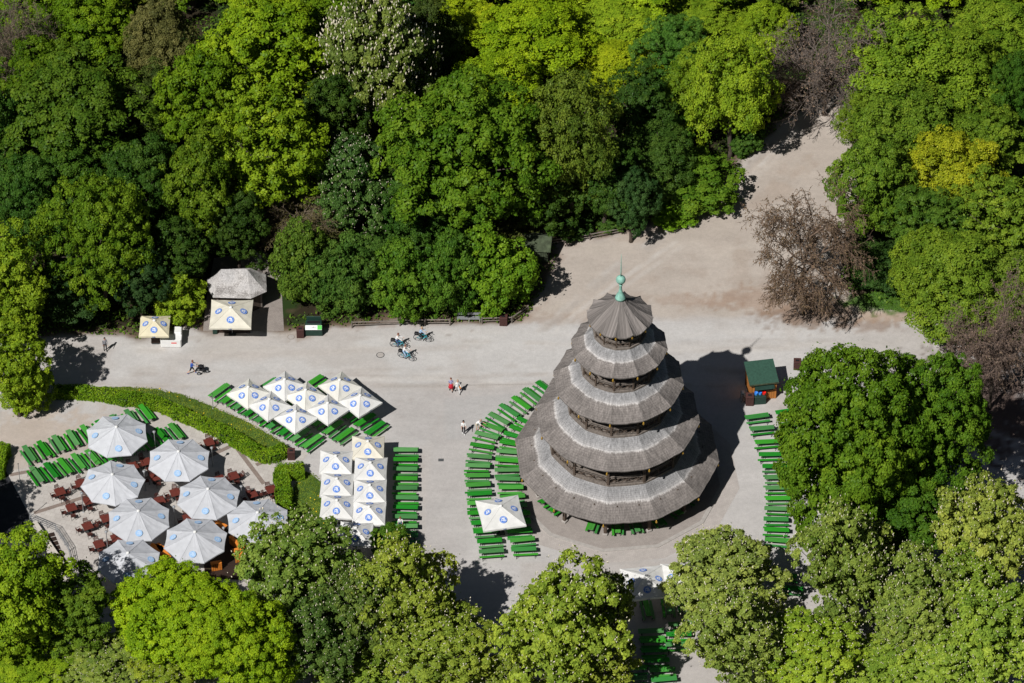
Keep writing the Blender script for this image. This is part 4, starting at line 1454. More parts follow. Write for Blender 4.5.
# curved rows facing the pagoda
def zz(l, ox, oy, s):
    return [(ox + x / s, oy + y / s, a) for x, y, a in l]
row(zz([(340, 56, -48), (300, 80, -46), (262, 105, -44), (224, 130, -42), (190, 157, -36), (170, 184, -27), (150, 211, -20), (137, 246, -14), (128, 280, -6), (123, 310, -2), (121, 342, 1), (124, 372, 3),
         (127, 401, 4), (128, 431, 5), (131, 463, 5), (140, 495, 5), (150, 523, 6), (162, 555, 6), (167, 588, 6)], 440, 370, 3.254), 'outer curved row', 'the road')
row(zz([(283, 170, -36), (262, 195, -30), (243, 213, -22), (233, 238, -13), (224, 265, -6), (221, 293, -3), (220, 324, 0), (222, 353, 0), (230, 381, 3), (238, 411, 5), (245, 440, 5), (252, 467, 6), (255, 495, 6), (260, 523, 6),
         (266, 551, 6), (273, 582, 6)], 440, 370, 3.254), 'inner curved row', 'the road')
# under the lowest roof
ring = []
for a in (-171, -149, -139, -108, -90, -77, -60, -45, -29):
    ra = math.radians(a)
    ring.append((TC.x + 7.15 * math.cos(ra), TC.y + 7.15 * math.sin(ra), a))
row(ring, 'ring under pagoda eaves', 'the parasol', True)
# by the big round tree
row([(757.5, 416, 10), (762, 428, 8), (767, 441.5, 6), (771, 454, 4), (774.5, 466, 2), (776.5, 477, 1), (777.5, 487.5, 0), (777.5, 498, -1), (777, 508.5, -2), (776.5, 519, -3), (776.5, 529.5, -4), (777, 540, -5)], 'row beneath the round tree', 'the green hut')
row([(787, 411, 10), (793, 424, 7), (798, 438, 4)], 'second row beneath the tree', 'the green hut')
# aisle between the chestnuts
row([(651, 631, 2), (653, 640.5, 3), (654.5, 650, 3), (657, 660, 4), (662, 669.5, 5), (664, 679, 5)], 'shaded aisle between chestnuts', 'the pagoda')
row([(681, 624, 3), (679, 634, 3), (678, 644, 3)], 'sunny stub beside the aisle', 'the pagoda')
row([(634, 668, 4), (634, 678, 4)], 'stub at the lower edge', 'the pagoda')
row([(647, 607, 97), (668, 605, 95), (684, 603, 94)], 'trio under chestnut parasols', 'the pagoda')
row([(386, 636, 4), (385, 646, 4), (384, 656, 4), (382, 667, 4), (380, 677, 4)], 'dim row below the chestnut', 'the parasols')
row([(785, 575, -10), (790, 588, -8)], 'pair by the grey chestnut', 'the tree')
# terrace rows
row([(145.5 - k * 14.55, 411.5 + k * 5.2, -60) for k in range(9)], 'upper terrace row', 'the curved lawn')
row([(175.5 - k * 13.9, 430.5 + k * 4.35, -58) for k in range(11)], 'lower terrace row', 'the curved lawn')


# ------------------------------------------------------------------ lettering mark of the parasols
def text_mesh(s, size):
    cu = bpy.data.curves.new('lettering', 'FONT')
    cu.body = s
    cu.size = size
    cu.align_x = 'CENTER'
    cu.align_y = 'CENTER'
    cu.offset = size * 0.025
    o = bpy.data.objects.new('lettering', cu)
    COL.objects.link(o)
    dg = bpy.context.evaluated_depsgraph_get()
    me = o.evaluated_get(dg).to_mesh()
    vs = [tuple(v.co) for v in me.vertices]
    fs = [tuple(p.vertices) for p in me.polygons]
    o.evaluated_get(dg).to_mesh_clear()
    bpy.data.objects.remove(o)
    bpy.data.curves.remove(cu)
    return vs, fs


HBV, HBF = text_mesh('HB', 0.30)
def logo_mesh(WH):
    b = MB()
    n = 28
    b.add([(0.33 * math.cos(2 * PI * k / n), 0.33 * math.sin(2 * PI * k / n), 0) for k in range(n)], [tuple(range(n))], M['logo_blue'])
    vs = [(r * math.cos(2 * PI * k / n), r * math.sin(2 * PI * k / n), 0.005) for r in (0.285, 0.27) for k in range(n)]
    b.add(vs, [(k, (k + 1) % n, n + (k + 1) % n, n + k) for k in range(n)], WH)
    b.add([(x * 1.0, y * 1.05 - 0.055, 0.006) for x, y, z in HBV], HBF, WH)
    # crown over the letters
    cr = [(-0.13, 0.09), (0.13, 0.09), (0.165, 0.2), (0.085, 0.145), (0.0, 0.22), (-0.085, 0.145), (-0.165, 0.2)]
    b.add([(x, y, 0.006) for x, y in cr], [(0, 1, 3), (1, 2, 3), (0, 3, 5), (3, 4, 5), (0, 5, 6)], WH)
    b.add([(-0.13, 0.062, 0.006), (0.13, 0.062, 0.006), (0.13, 0.08, 0.006), (-0.13, 0.08, 0.006)], [(0, 1, 2, 3)], WH)
    return b.mesh('logo')
LOGO = logo_mesh(M['logo_white'])
M['logo_pale'] = mat('logo_pale', (0.45, 0.57, 0.72), 0.85, 0.05, 3, spec=0.1)
LOGO_PALE = logo_mesh(M['logo_pale'])
_b = MB()
_b.add([(x * 0.75, y * 0.55, 0) for x, y, z in HBV], HBF, M['logo_blue'])
VMARK = _b.mesh('valance_lettering')


def face_frame(c, n, up):
    n = n.normalized()
    y = (up - n * up.dot(n)).normalized()
    x = y.cross(n)
    m = Matrix((x, y, n)).transposed().to_4x4()
    m.translation = c
    return m


def parasol(kind, size, label, loc, rz, color, group, eave, rise, blue, lscale=1.0, lf=0.6, logo_faces=None, valance=0.2, name='parasol'):
    rp = random.Random(label)
    q_ = rp.uniform(0.92, 1.03)
    color = tuple(x * q_ for x in color)
    t = thing(name, label, 'parasol', (loc.x, loc.y, 0), rz, group)
    N = 4 if kind == 'square' else 8
    b = MB()
    Rv = size / math.sqrt(2) if N == 4 else size / 2
    a0 = PI / 4 if N == 4 else PI / 8
    apex = Vector((0, 0, eave + rise))
    rows_, NC = [0.0, 0.3, 0.6, 0.85, 1.0], 6
    for s in range(N):
        a, c = pol(Rv, a0 + 2 * PI * s / N, eave), pol(Rv, a0 + 2 * PI * (s + 1) / N, eave)
        V, F = [], []
        for ri, f in enumerate(rows_):
            for k in range(NC + 1):
                u = k / NC
                p = apex.lerp(a.lerp(c, u), f)
                if 0 < k < NC and f: p.z += rp.uniform(-.022, .022)
                mid = 1 - (2 * u - 1) ** 2
                p.z -= 0.035 * size / 4 * mid * f + 0.05 * math.sin(PI * f) * size / 4
                ed = a.lerp(c, u)
                p -= Vector((ed.x, ed.y, 0)).normalized() * 0.05 * mid * f * f * size / 4
                V.append(p)
        for ri in range(len(rows_) - 1):
            for k in range(NC):
                i = ri * (NC + 1) + k
                F.append((i, i + NC + 1, i + NC + 2, i + 1))
        o = len(V)
        for k in range(NC + 1):
            p = V[(len(rows_) - 1) * (NC + 1) + k]
            V.append(Vector((p.x * 1.004, p.y * 1.004, p.z - valance * (0.9 + 0.1 * (k % 2)))))
        for k in range(NC):
            i = (len(rows_) - 1) * (NC + 1) + k
            F.append((i, o + k, o + k + 1, i + 1))
        b.add(V, F, M['canvas'])
    can = b.build('canopy', t, color=color)
    for f in can.data.polygons:
        f.use_smooth = False
    # seams between the panels
    sb = MB()
    for s in range(N):
        a = pol(Rv * 1.002, a0 + 2 * PI * s / N, eave + 0.012)
        pts = [apex.lerp(a, f) - Vector((0, 0, 0.05 * math.sin(PI * f) * size / 4 - 0.012)) for f in (0.03, 0.3, 0.6, 0.85, 1)]
        for q in range(4):
            sb.bar(pts[q], pts[q + 1], 0.035, 0.008, M['canvas'])
    sb.build('seams', can, color=tuple(x * 0.93 for x in color))
    faces = range(N) if logo_faces is None else logo_faces
    for s in faces:
        a, c = pol(Rv, a0 + 2 * PI * s / N, eave), pol(Rv, a0 + 2 * PI * (s + 1) / N, eave)
        mid = (a + c) / 2
        p = apex.lerp(mid, lf)
        nrm = (a - apex).cross(c - apex)
        if nrm.z < 0: nrm = -nrm
        p += nrm.normalized() * (0.012)
        p.z -= 0.0
        lo = link('logo', LOGO if N == 4 else LOGO_PALE, can, blue)
        lo.matrix_basis = face_frame(p, nrm, apex - mid) @ Matrix.Scale(lscale, 4)
        if valance >= 0.15:
            out = Vector((mid.x, mid.y, 0)).normalized()
            v = link('valance_lettering', VMARK, can, (0.03, 0.10, 0.33))
            pv = Vector((mid.x, mid.y, eave - 0.115)) + out * (0.012)
            v.matrix_basis = face_frame(pv, out, Vector((0, 0, 1)))
    b = MB()
    b.tube([(0, 0, 0.0), (0, 0, eave + rise - 0.05)], 0.04 if N == 4 else 0.055, M['steel_grey'], 8)
    b.build('pole', t)
    b = MB()
    b.lathe([(0.045, eave + rise - 0.06), (0.16, eave + rise - 0.02), (0.13, eave + rise + 0.05), (0.03, eave + rise + 0.09)], M['white_paint'], 10)
    b.build('top_cap', t)
    b = MB()
    b.box((0, 0, 0.05), (0.7, 0.7, 0.1), M['steel_dark'], bev=0.03)
    b.build('base', t)
    b = MB()
    for s in range(N):
        a = pol(Rv * 0.98, a0 + 2 * PI * s / N, eave - 0.03)
        b.bar((0, 0, eave + rise - 0.14), a, 0.03, 0.03, M['steel_grey'])
        b.bar((0, 0, eave - 0.35), Vector((0, 0, eave + rise - 0.16)).lerp(a, 0.5), 0.025, 0.025, M['steel_grey'])
    b.build('ribs', t)
    return t


WHITE, CREAM, GREYW = (0.74, 0.735, 0.71), (0.75, 0.71, 0.60), (0.565, 0.58, 0.61)
BLUE, PALE = (0.035, 0.16, 0.56), (0.27, 0.44, 0.67)
g1 = 'square parasols in two columns by the straight bench row'
for k, (px, py, c, lab) in enumerate([
    (368, 447.5, CREAM, 'cream square parasol at the road end of the column beside the straight bench row'),
    (370.6, 469, WHITE, 'white square parasol second from the road, touching the straight bench row'),
    (370, 491.5, WHITE, 'white square parasol third from the road, touching the straight bench row'),
    (369.2, 513, WHITE, 'white square parasol fourth from the road, beside the straight bench row'),
    (356, 534, WHITE, 'white square parasol half hidden by the dark white flowered chestnut'),
    (336, 462.5, WHITE, 'white square parasol nearest the road in the column beside the small lawn'),
    (337, 484.8, WHITE, 'white square parasol in the middle of the column beside the small lawn'),
    (337, 506.7, WHITE, 'white square parasol at the chestnut end of the column beside the small lawn')]):
    parasol('square', 3.05, lab, G(px, py, 2.4), math.radians([0, -1, 0, -1.5, -3, -1, -2, -2][k]), c, g1, 2.4 + 0.02 * (k % 3), 0.85, BLUE)
g2 = 'tilted square parasols by the curved lawn'
for k, (px, py, lab) in enumerate([
    (248.6, 393.6, 'white tilted parasol at the kiosk end of the cluster, over the lawn-side row'),
    (269.7, 406, 'white tilted parasol second along the lawn side of the cluster'),
    (285, 386.4, 'white tilted parasol nearest the road at the kiosk end of the cluster'),
    (306, 397, 'white tilted parasol in the very middle of the cluster'),
    (296, 418, 'white tilted parasol nearest the brown bin and the lawn end'),
    (328, 409.8, 'white tilted parasol between the middle one and the straight row'),
    (340, 386.8, 'white tilted parasol on the road side, over the upper slanted row'),
    (360.4, 402.6, 'white tilted parasol at the outer corner nearest the drain grate')]):
    parasol('square', 2.95, lab, G(px, py, 2.4), math.radians(45 + [1, -2, 2, -1, 0, 2, -3, -2][k]), WHITE if k % 3 else (0.74, 0.725, 0.66), g2, 2.4 + 0.025 * (k % 4), 0.9, BLUE)
parasol('square', 4.0, 'large white square parasol standing alone between the curved bench rows', G(500.8, 513, 2.6), math.radians(11), WHITE, None, 2.6, 0.95, BLUE, 1.05, 0.62)
parasol('square', 4.0, 'white parasol shaded by the small greyish chestnut below the pagoda', G(645, 582.5, 2.6), math.radians(8), WHITE, None, 2.6, 0.9, BLUE, 1.05, 0.62)
parasol('square', 4.0, 'white parasol almost hidden under the cream flowered chestnut', G(684, 579, 2.6), math.radians(3), WHITE, None, 2.6, 0.9, BLUE, 1.05, 0.62)
parasol('square', 3.0, 'parasol glimpsed through the crown of the dark white flowered chestnut', G(294, 566, 2.4), 0.2, WHITE, None, 2.4, 0.85, BLUE)
parasol('square', 2.9, 'small pale yellow parasol over the white counter at the wood edge', G(154.6, 326, 2.1), 0.0, (0.70, 0.64, 0.46), None, 2.1, 0.75, BLUE)
parasol('square', 4.05, 'large cream parasol in front of the thatched hut', G(231.2, 314, 2.6), math.radians(-0.5), (0.75, 0.715, 0.60), None, 2.6, 0.9, BLUE, 1.1, 0.6)
g3 = 'round white parasols on the terrace'
for k, (px, py, rz, lab) in enumerate([
    (117, 435.5, 8, 'round white parasol over the end of the green terrace rows'),
    (179, 460, 0, 'round white parasol nearest the curved lawn, between two lamps'),
    (113, 483, -14, 'round white parasol just below the green terrace rows'),
    (208.5, 497.5, -5, 'round white parasol in front of the terrace paving near the L-shaped hedge'),
    (139, 519.5, 4, 'round white parasol in the middle, beside four dark red tables'),
    (195.5, 540.5, -4, 'round white parasol above the orange wooden bar'),
    (258, 521, 6, 'round white parasol partly behind the dark white flowered chestnut'),
    (128.5, 561.5, 0, 'round white parasol with a leafy shadow, behind the lime maple')]):
    parasol('octagon', 6.0, lab, G(px, py, 2.6), math.radians(rz), GREYW, g3, 2.6, 1.15, PALE, 1.0, 0.74, [1, 3, 5, 7], 0.11)


# ------------------------------------------------------------------ terrace tables, chairs, bar, lamps, railing
def make_ttable():
    t = thing('terrace_table', 'x', 'table')
    b = MB()
    b.box((0, 0, 0.74), (0.95, 0.95, 0.04), M['brown_top'], bev=0.01)
    b.build('tabletop', t)
    b = MB()
    b.lathe([(0.3, 0.0), (0.3, 0.03), (0.05, 0.08), (0.04, 0.71), (0.2, 0.72)], M['steel_dark'], 8)
    b.build('pedestal', t)
    return t


def make_chair():
    t = thing('terrace_chair', 'x', 'chair')
    b = MB()
    for k in range(4):
        b.box((0, -0.165 + k * 0.11, 0.45), (0.44, 0.095, 0.025), M['brown_chair'])
    b.build('seat', t)
    b = MB()
    for z in (0.56, 0.68, 0.80):
        b.box((-0.23 - (z - .45) * 0.18, 0, z), (0.022, 0.42, 0.08), M['brown_chair'])
    b.build('backrest', t)
    b = MB()
    for sx in (-1, 1):
        for sy in (-1, 1):
            b.bar((sx * 0.2, sy * 0.19, 0), (sx * 0.2 if sx > 0 else -0.21, sy * 0.19, 0.44), 0.03, 0.03, M['steel_dark'])
    for sy in (-1, 1):
        b.bar((-0.21, sy * 0.19, 0.44), (-0.3, sy * 0.19, 0.85), 0.03, 0.03, M['steel_dark'])
        b.bar((-0.26, sy * 0.23, 0.64), (0.2, sy * 0.23, 0.64), 0.03, 0.03, M['brown_chair'])
    b.build('frame', t)
    return t


TT, TCH = make_ttable(), make_chair()
ft, fc = [True], [True]
def put2(first, proto, p, rz, label, group):
    if first[0]:
        first[0] = False
        proto.location, proto.rotation_euler = (p.x, p.y, 0), (0, 0, rz)
        proto['label'], proto['group'] = label, group
        return
    dup(proto, (p.x, p.y, 0), rz, label, group)
TTS = [(195, 395, 'nearest the flag pole'), (232, 447, 'second along the railing side'), (285, 507, 'third along the railing side'), (322, 566, 'nearest the railing corner'),
       (262, 368, 'against the parasol below the green rows'), (288, 425, 'behind the parasol below the green rows'), (345, 482, 'tucked against the middle parasol'), (378, 545, 'under the middle parasol edge'),
       (433, 312, 'between the two upper parasols'), (474, 298, 'beside the lamp between the upper parasols'), (520, 424, 'in the gap among four parasols'), (570, 398, 'touching the front parasol in the gap'),
       (680, 234, 'nearest the curved lawn'), (760, 344, 'alone on the pale paving'), (820, 403, 'beside the lamp near the hedge'), (882, 388, 'nearest the L-shaped hedge'), (505, 348, 'under the lawn-side parasol edge'),
       (612, 480, 'behind the parasol over the bar'), (715, 355, 'under the front parasol edge')]
rt = random.Random(9)
for (zx, zy, lab) in TTS:
    p = G(zx / 3.253, 370 + zy / 3.253, 0.74)
    rz = math.radians(24 + rt.uniform(-6, 6))
    put2(ft, TT, p, rz, f'dark red square table {lab}', 'dark red terrace tables')
    for k in range(4):
        a = rz + k * PI / 2
        d = Vector((math.cos(a), math.sin(a), 0))
        n = Vector((-d.y, d.x, 0))
        side = ['one side', 'the far side', 'the other side', 'the near side'][k]
        put2(fc, TCH, p + d * rt.uniform(0.62, 0.85) + n * rt.uniform(-.15, .15), a + PI + rt.uniform(-.3, .3), f'chair on {side} of table {lab}', 'red brown terrace chairs')
# orange wooden bar under the parasols
b = MB()
P = [(p.x, p.y) for p in pg([(203, 552), (222, 528), (262, 545), (266, 560), (240, 580), (205, 578)])]
b.sheet(P, 0.14, M['dark_board'], 0.14)
tag(b.build('wooden_deck'), 'dark wooden deck under the round parasol beside the orange bar', 'deck')
def counter(px, py, L, wd, rz, label):
    p = G(px, py, 1.0)
    t = thing('bar_counter', label, 'counter', (p.x, p.y, 0), math.radians(rz), 'orange wooden bar counters')
    b = MB(); b.box((0, 0, 1.06), (L, wd, 0.05), M['orange_wood'], bev=0.01); b.build('countertop', t)
    b = MB()
    b.box((0, 0, 0.59), (L - 0.1, wd - 0.12, 0.88), M['dark_board'])
    for k in range(int(L / 0.2)):
        b.box((-L / 2 + 0.12 + k * 0.2, -wd / 2 + 0.045, 0.59), (0.16, 0.03, 0.84), M['orange_wood'])
    b.build('front_panel', t)
for c_ in [(238.5, 552, 1.0, 1.0, 20, 'wide orange counter top on the dark deck near the dark chestnut'), (237, 543, 2.2, 0.34, -52, 'narrow orange counter along the deck edge'),
           (221, 524, 1.3, 0.4, -38, 'orange counter between two round parasols'), (216, 563, 1.0, 0.4, 14, 'low orange counter at the front of the deck'), (244, 538, 1.2, 0.35, -50, 'orange counter under the edge of the half hidden parasol'),
           (163, 551, 2.2, 0.5, -56, 'orange counter beside the parasol with the leafy shadow'), (157, 548, 1.4, 0.8, -20, 'broad orange counter behind the lime maple')]:
    counter(*c_)
def make_lamp(h=2.6):
    t = thing('terrace_lamp', 'x', 'lamp')
    b = MB()
    b.lathe([(0.1, 0), (0.1, 0.06), (0.04, 0.1), (0.035, h - 0.35)], M['steel_grey'], 8)
    b.build('pole', t)
    b = MB()
    b.lathe([(0.07, h - 0.30), (0.12, h - 0.1), (0.11, h - 0.08)], M['glass'], 10)
    b.build('lantern', t)
    b = MB()
    b.lathe([(0.16, h - 0.09), (0.15, h - 0.05), (0.05, h + 0.01)], M['steel_grey'], 10)
    b.build('lamp_cap', t)
    return t
lp = [None]
for (px, py, lab) in [(154, 431, 'slim lamp beside the parasol over the green rows'), (143.9, 470.6, 'slim lamp between the three upper parasols'), (81.5, 492.5, 'slim lamp beside the red tables at the railing side'), (211.6, 447, 'slim lamp near the curved lawn'),
                      (241.2, 485.5, 'slim lamp near the L-shaped hedge'), (173.7, 506, 'slim lamp in the gap among four parasols'), (89.5, 452, 'slim lamp among the green terrace benches'), (106, 531, 'slim lamp beside the tables at the railing corner'), (223.5, 527, 'slim lamp at the orange bar')]:
    p = G(px, py, 2.6)
    if lp[0] is None:
        lp[0] = make_lamp()
        lp[0].location = (p.x, p.y, 0); lp[0]['label'] = lab; lp[0]['group'] = 'slim terrace lamps'
    else:
        dup(lp[0], (p.x, p.y, 0), 0, lab, 'slim terrace lamps')
for (px, py, h, lab) in [(20.6, 487, 3.0, 'thin grey pole at the corner of the terrace'), (213, 408.5, 1.9, 'short grey post on the lawn by the slanted benches'), (30, 517, 2.6, 'thin pole at the start of the terrace railing')]:
    p = G(px, py)
    b = MB()
    b.lathe([(0.09, 0), (0.09, 0.04), (0.032, 0.07), (0.028, h)], M['steel_grey'], 8, (p.x, p.y, 0))
    o = tag(b.build('post'), lab, 'post')
    o.name = 'pole_post'
    c = MB(); c.lathe([(0.05, h), (0.06, h + 0.06), (0.02, h + 0.1)], M['steel_dark'], 8, (p.x, p.y, 0)); c.build('pole_cap', o)
# railing and low wall at the stairs
RL = [G(30, 521), G(56, 532), G(69, 552), G(74, 576)]
t = thing('terrace_railing', 'grey metal railing along the stairwell at the terrace corner', 'railing', tuple(RL[0]))
b = MB()
pts = [p - RL[0] for p in RL]
for h in (1.0, 0.75, 0.5, 0.25):
    for i in range(3):
        b.bar(pts[i] + Vector((0, 0, h)), pts[i + 1] + Vector((0, 0, h)), 0.04, 0.03, M['steel_grey'])
b.build('rails', t)
for i in range(3):
    k = 3
    for j in range(k + (i == 2)):
        q = pts[i].lerp(pts[i + 1], j / k)
        c = MB(); c.bar(q, q + Vector((0, 0, 1.03)), 0.045, 0.045, M['steel_grey']); c.build('post', t)
WL = [G(35, 526), G(47, 544), G(62, 566), G(70, 590)]
b = MB()
for i in range(3):
    b.bar(WL[i] + Vector((0, 0, 0.3)), WL[i + 1] + Vector((0, 0, 0.3)), 0.4, 0.6, M['cream_wall'])
tag(b.build('low_wall'), 'pale low wall of the stairwell below the railing', 'wall')
b = MB()
A, B_ = G(50, 533), G(66, 572)
d = (B_ - A)
n = Vector((-d.y, d.x, 0)).normalized()
for k in range(9):
    q = A + d * (k + 0.5) / 9
    b.box((q.x, q.y, 0.02 + 0.012), (0.7, d.length / 9 * 0.8, 0.05), M['dark_board'], rz=math.atan2(d.y, d.x) - PI / 2)
tag(b.build('stair_treads'), 'dark stair treads between the low wall and the railing', 'stairs')


# ------------------------------------------------------------------ lawns and hedges
def leaf_box(pts, wd, h, seed, dens=260, leaf=0.075, round_=0.12):
    """clipped hedge: leaves all over a long block"""
    rng = np.random.RandomState(seed)
    P = [Vector((p.x, p.y, 0)) for p in pts]
    pos, nrm = [], []
    core = MB()
    for i in range(len(P) - 1):
        a, c = P[i], P[i + 1]
        d = (c - a); L = d.length; d.normalize(); n = Vector((-d.y, d.x, 0))
        core.bar(a - d * 0.05 + Vector((0, 0, h / 2 - 0.06)), c + d * 0.05 + Vector((0, 0, h / 2 - 0.06)), wd - 0.22, h - 0.12, M['hedge_core'])
        for face, area in (('top', L * wd), ('l', L * h), ('r', L * h)) + ((('e0', wd * h),) if i == 0 else ()) + ((('e1', wd * h),) if i == len(P) - 2 else ()):
            m = int(area * dens)
            u = rng.rand(m, 2)
            for q in range(m):
                if face == 'top':
                    p = a + d * (u[q, 0] * (L + 0.2) - 0.1) + n * (u[q, 1] - 0.5) * wd + Vector((0, 0, h)); nn = Vector((0, 0, 1))
                elif face in 'lr':
                    s = 1 if face == 'l' else -1
                    p = a + d * (u[q, 0] * (L + 0.2) - 0.1) + n * s * wd / 2 + Vector((0, 0, u[q, 1] * h)); nn = n * s
                else:
                    e, s = (a, -1) if face == 'e0' else (c, 1)
                    p = e + d * s * 0.1 + n * (u[q, 0] - 0.5) * wd + Vector((0, 0, u[q, 1] * h)); nn = d * s
                pos.append(p); nrm.append(nn)
    pos, nrm = np.array(pos), np.array(nrm)
    lump = fbm(pos[:, 0], pos[:, 1], 0.8, seed, 3) - 0.5
    pos = pos + nrm * (lump[:, None] * 0.5 + rng.randn(len(pos), 1) * 0.05)
    pos[:, 2] = np.maximum(pos[:, 2], 0.03)
    V, F = leaf_quads(pos, unit(nrm * 0.8 + rng.randn(len(pos), 3) * 0.5 + np.array([0, 0, 0.2])), np.full(len(pos), leaf), rng)
    k = len(core.v)
    cv = np.array(core.v); cf = np.array(core.f)
    return np_mesh('hedge', np.concatenate([cv, V]), np.concatenate([cf, F + k]), [M['hedge_core'], M['leaf']],
                   fattr=np.concatenate([np.full(len(cf), .5), np.clip(0.5 + lump * 0.9 + rng.uniform(-.3, .3, len(F)), 0, 1)]), matidx=np.concatenate([np.zeros(len(cf)), np.ones(len(F))]))


def hedge(pix, wd, h, seed, color, label):
    o = link('hedge', leaf_box(smooth_line([G(*q) for q in pix], 4) if len(pix) > 2 else [G(*q) for q in pix], wd, h, seed), None, color)
    return tag(o, label, 'hedge')


LAWN = [(58, 388), (95, 387), (130, 387.5), (158, 389.5), (185, 396), (212, 407), (240, 419), (264, 431), (286, 446), (291, 452), (285, 458), (265, 462), (252, 455), (232, 441), (204, 429), (182, 421), (164, 411), (140, 405), (110, 401.5), (95, 399), (58, 398)]
LAWN2 = [(297, 477), (306, 472), (316, 477), (326, 490), (330, 505), (331, 540), (292, 545), (292, 500)]
GRASS_SPEC = [('curved_lawn', LAWN, 41, (0.15, 0.215, 0.022), 'flower'), ('small_lawn', LAWN2, 43, (0.13, 0.205, 0.022), 'flower'),
              ('verge', [(862, 296), (880, 290), (905, 296), (915, 308), (900, 312), (872, 305)], 45, (0.09, 0.21, 0.02), None)]
for nm, poly, sd, colr, fl in GRASS_SPEC:
    PP = pg(poly)
    P2 = jig([(p.x, p.y) for p in PP], 0.4, 0.12, random.Random(sd))
    b = MB()
    b.sheet(P2, 0.012 if nm != 'verge' else 0.008, M['lawn'])
    tag(b.build(nm), kind='structure')
    rng = np.random.RandomState(sd)
    xa, ya = np.array([p.x for p in PP]), np.array([p.y for p in PP])
    n = int((xa.max() - xa.min()) * (ya.max() - ya.min()) * 210)
    x, y = rng.uniform(xa.min(), xa.max(), n), rng.uniform(ya.min(), ya.max(), n)
    ok = sdist(x, y, PP) > -0.12 + rng.uniform(-.1, .1, n)
    x, y = x[ok], y[ok]
    dens = fbm(x, y, 1.6, sd + 1)
    pos = np.stack([x, y, 0.03 + 0.09 * dens * rng.rand(len(x))], -1)
    V, F = leaf_quads(pos, unit(rng.randn(len(x), 3) * 0.55 + np.array([0, 0, 0.7])), np.full(len(x), 0.06), rng, 0.4)
    g = link('grass', np_mesh('grass', V, F, [M['leaf']], fattr=np.clip(1.25 - dens * 1.5 + rng.uniform(-.2, .2, len(x)), 0, 1)), None, colr)
    tag(g, kind='stuff')
    if fl:
        pk = rng.choice(len(x), 45)
        pk = pk[fbm(x[pk], y[pk], 3, sd + 9) > 0.45]
        V, F = leaf_quads(pos[pk] + np.array([0, 0, 0.09]), unit(rng.randn(len(pk), 3) * 0.2 + np.array([0, 0, 1])), np.full(len(pk), 0.055), rng, 1.0)
        o = link('dandelion_flowers', np_mesh('dandelion_flowers', V, F, [M['flower']] if 'flower' in M else [M.setdefault('flower', mat('yellow_petals', (0.75, 0.52, 0.02), 0.8, 0.1, 5))]))
        tag(o, kind='stuff')
HC = (0.118, 0.235, 0.010)
hedge([(57, 394.5), (95, 397), (125, 401.5), (152, 406), (172, 413.5), (196, 424), (218, 433.5), (238, 444), (256, 456), (266, 459.5), (279, 456.5), (286, 452.5)], 1.25, 0.85, 61, HC, 'long clipped hedge curving along the inner edge of the lawn')
hedge([(285.5, 540), (284.5, 505), (282, 476)], 1.3, 1.15, 62, HC, 'clipped hedge arm running down beside the small lawn and terrace')
hedge([(280, 477), (303, 475)], 1.3, 1.14, 63, HC, 'short clipped hedge arm at the top of the small lawn')
hedge([(-6, 478), (-3, 460), (1, 452)], 2.0, 1.3, 64, HC, 'round end of a clipped hedge at the frame edge by the terrace rows')

# ------------------------------------------------------------------ huts, kiosks, bins
# thatched hut: shingle hip roof over timber walls
HE = [G(x, y, 2.35) for x, y in ((207.5, 288), (213, 297.6), (251, 298.6), (266.8, 291.5), (266, 274.6), (250, 268), (222, 269), (207, 279))]
hc = sum(HE, Vector()) / 8
t = thing('shingle_hut', 'small hut with a pale shingle hip roof behind the large cream parasol', 'hut', (hc.x, hc.y, 0))
ra, rb_ = G(221, 268.6, 4.1) - Vector((hc.x, hc.y, 0)), G(247.3, 268.6, 4.1) - Vector((hc.x, hc.y, 0))
ra.y = rb_.y = 0.1
E = [p - Vector((hc.x, hc.y, 0)) for p in HE]
V, F, UV = [], [], []
def roof_panel(e0, e1, t0, t1, s):
    base = len(V)
    NR, NCc = 8, 8
    for r in range(NR + 1):
        f = r / NR
        for c in range(NCc + 1):
            u = c / NCc
            p = e0.lerp(e1, u).lerp(t0.lerp(t1, u), f)
            p.z -= 0.22 * math.sin(PI * f)
            if 0 < c < NCc and r > 0: p.z += random.uniform(-.02, .02)
            V.append(p); UV.append((s * 8.1 + u * (e1 - e0).length, 0.965 + f * 0.07, f * 3.5))
    for r in range(NR):
        for c in range(NCc):
            i = base + r * (NCc + 1) + c
            F.append((i, i + 1, i + NCc + 2, i + NCc + 1))
tops = [(ra, ra), (ra, rb_), (rb_, rb_), (rb_, rb_), (rb_, rb_), (rb_, ra), (ra, ra), (ra, ra)]
for s in range(8):
    roof_panel(E[s], E[(s + 1) % 8], tops[s][0], tops[s][1], s)
me = bpy.data.meshes.new('roof')
me.from_pydata([tuple(v) for v in V], [], F)
me.materials.append(M['shingle'])
at = me.attributes.new('ruv', 'FLOAT_VECTOR', 'POINT')
at.data.foreach_set('vector', [x for u in UV for x in u])
link('roof', me, t)
b = MB()
n = 8
vs = [(p.x * 0.80, p.y * 0.78, 0) for p in E] + [(p.x * 0.80, p.y * 0.78, 2.45) for p in E]
b.add(vs, [(k, (k + 1) % n, n + (k + 1) % n, n + k) for k in range(n)] + [tuple(range(n, 2 * n))], M['timber'])
for k in range(n):
    b.bar((vs[k][0] * 1.01, vs[k][1] * 1.01, 0), (vs[k][0] * 1.01, vs[k][1] * 1.01, 2.4), 0.14, 0.14, M['timber_grey'])
b.build('walls', t)
b = MB()
b.box((0.1, min(p.y for p in E) * 0.78 - 0.12, 1.25), (2.4, 0.2, 0.9), M['timber_black'])
b.build('serving_hatch', t)
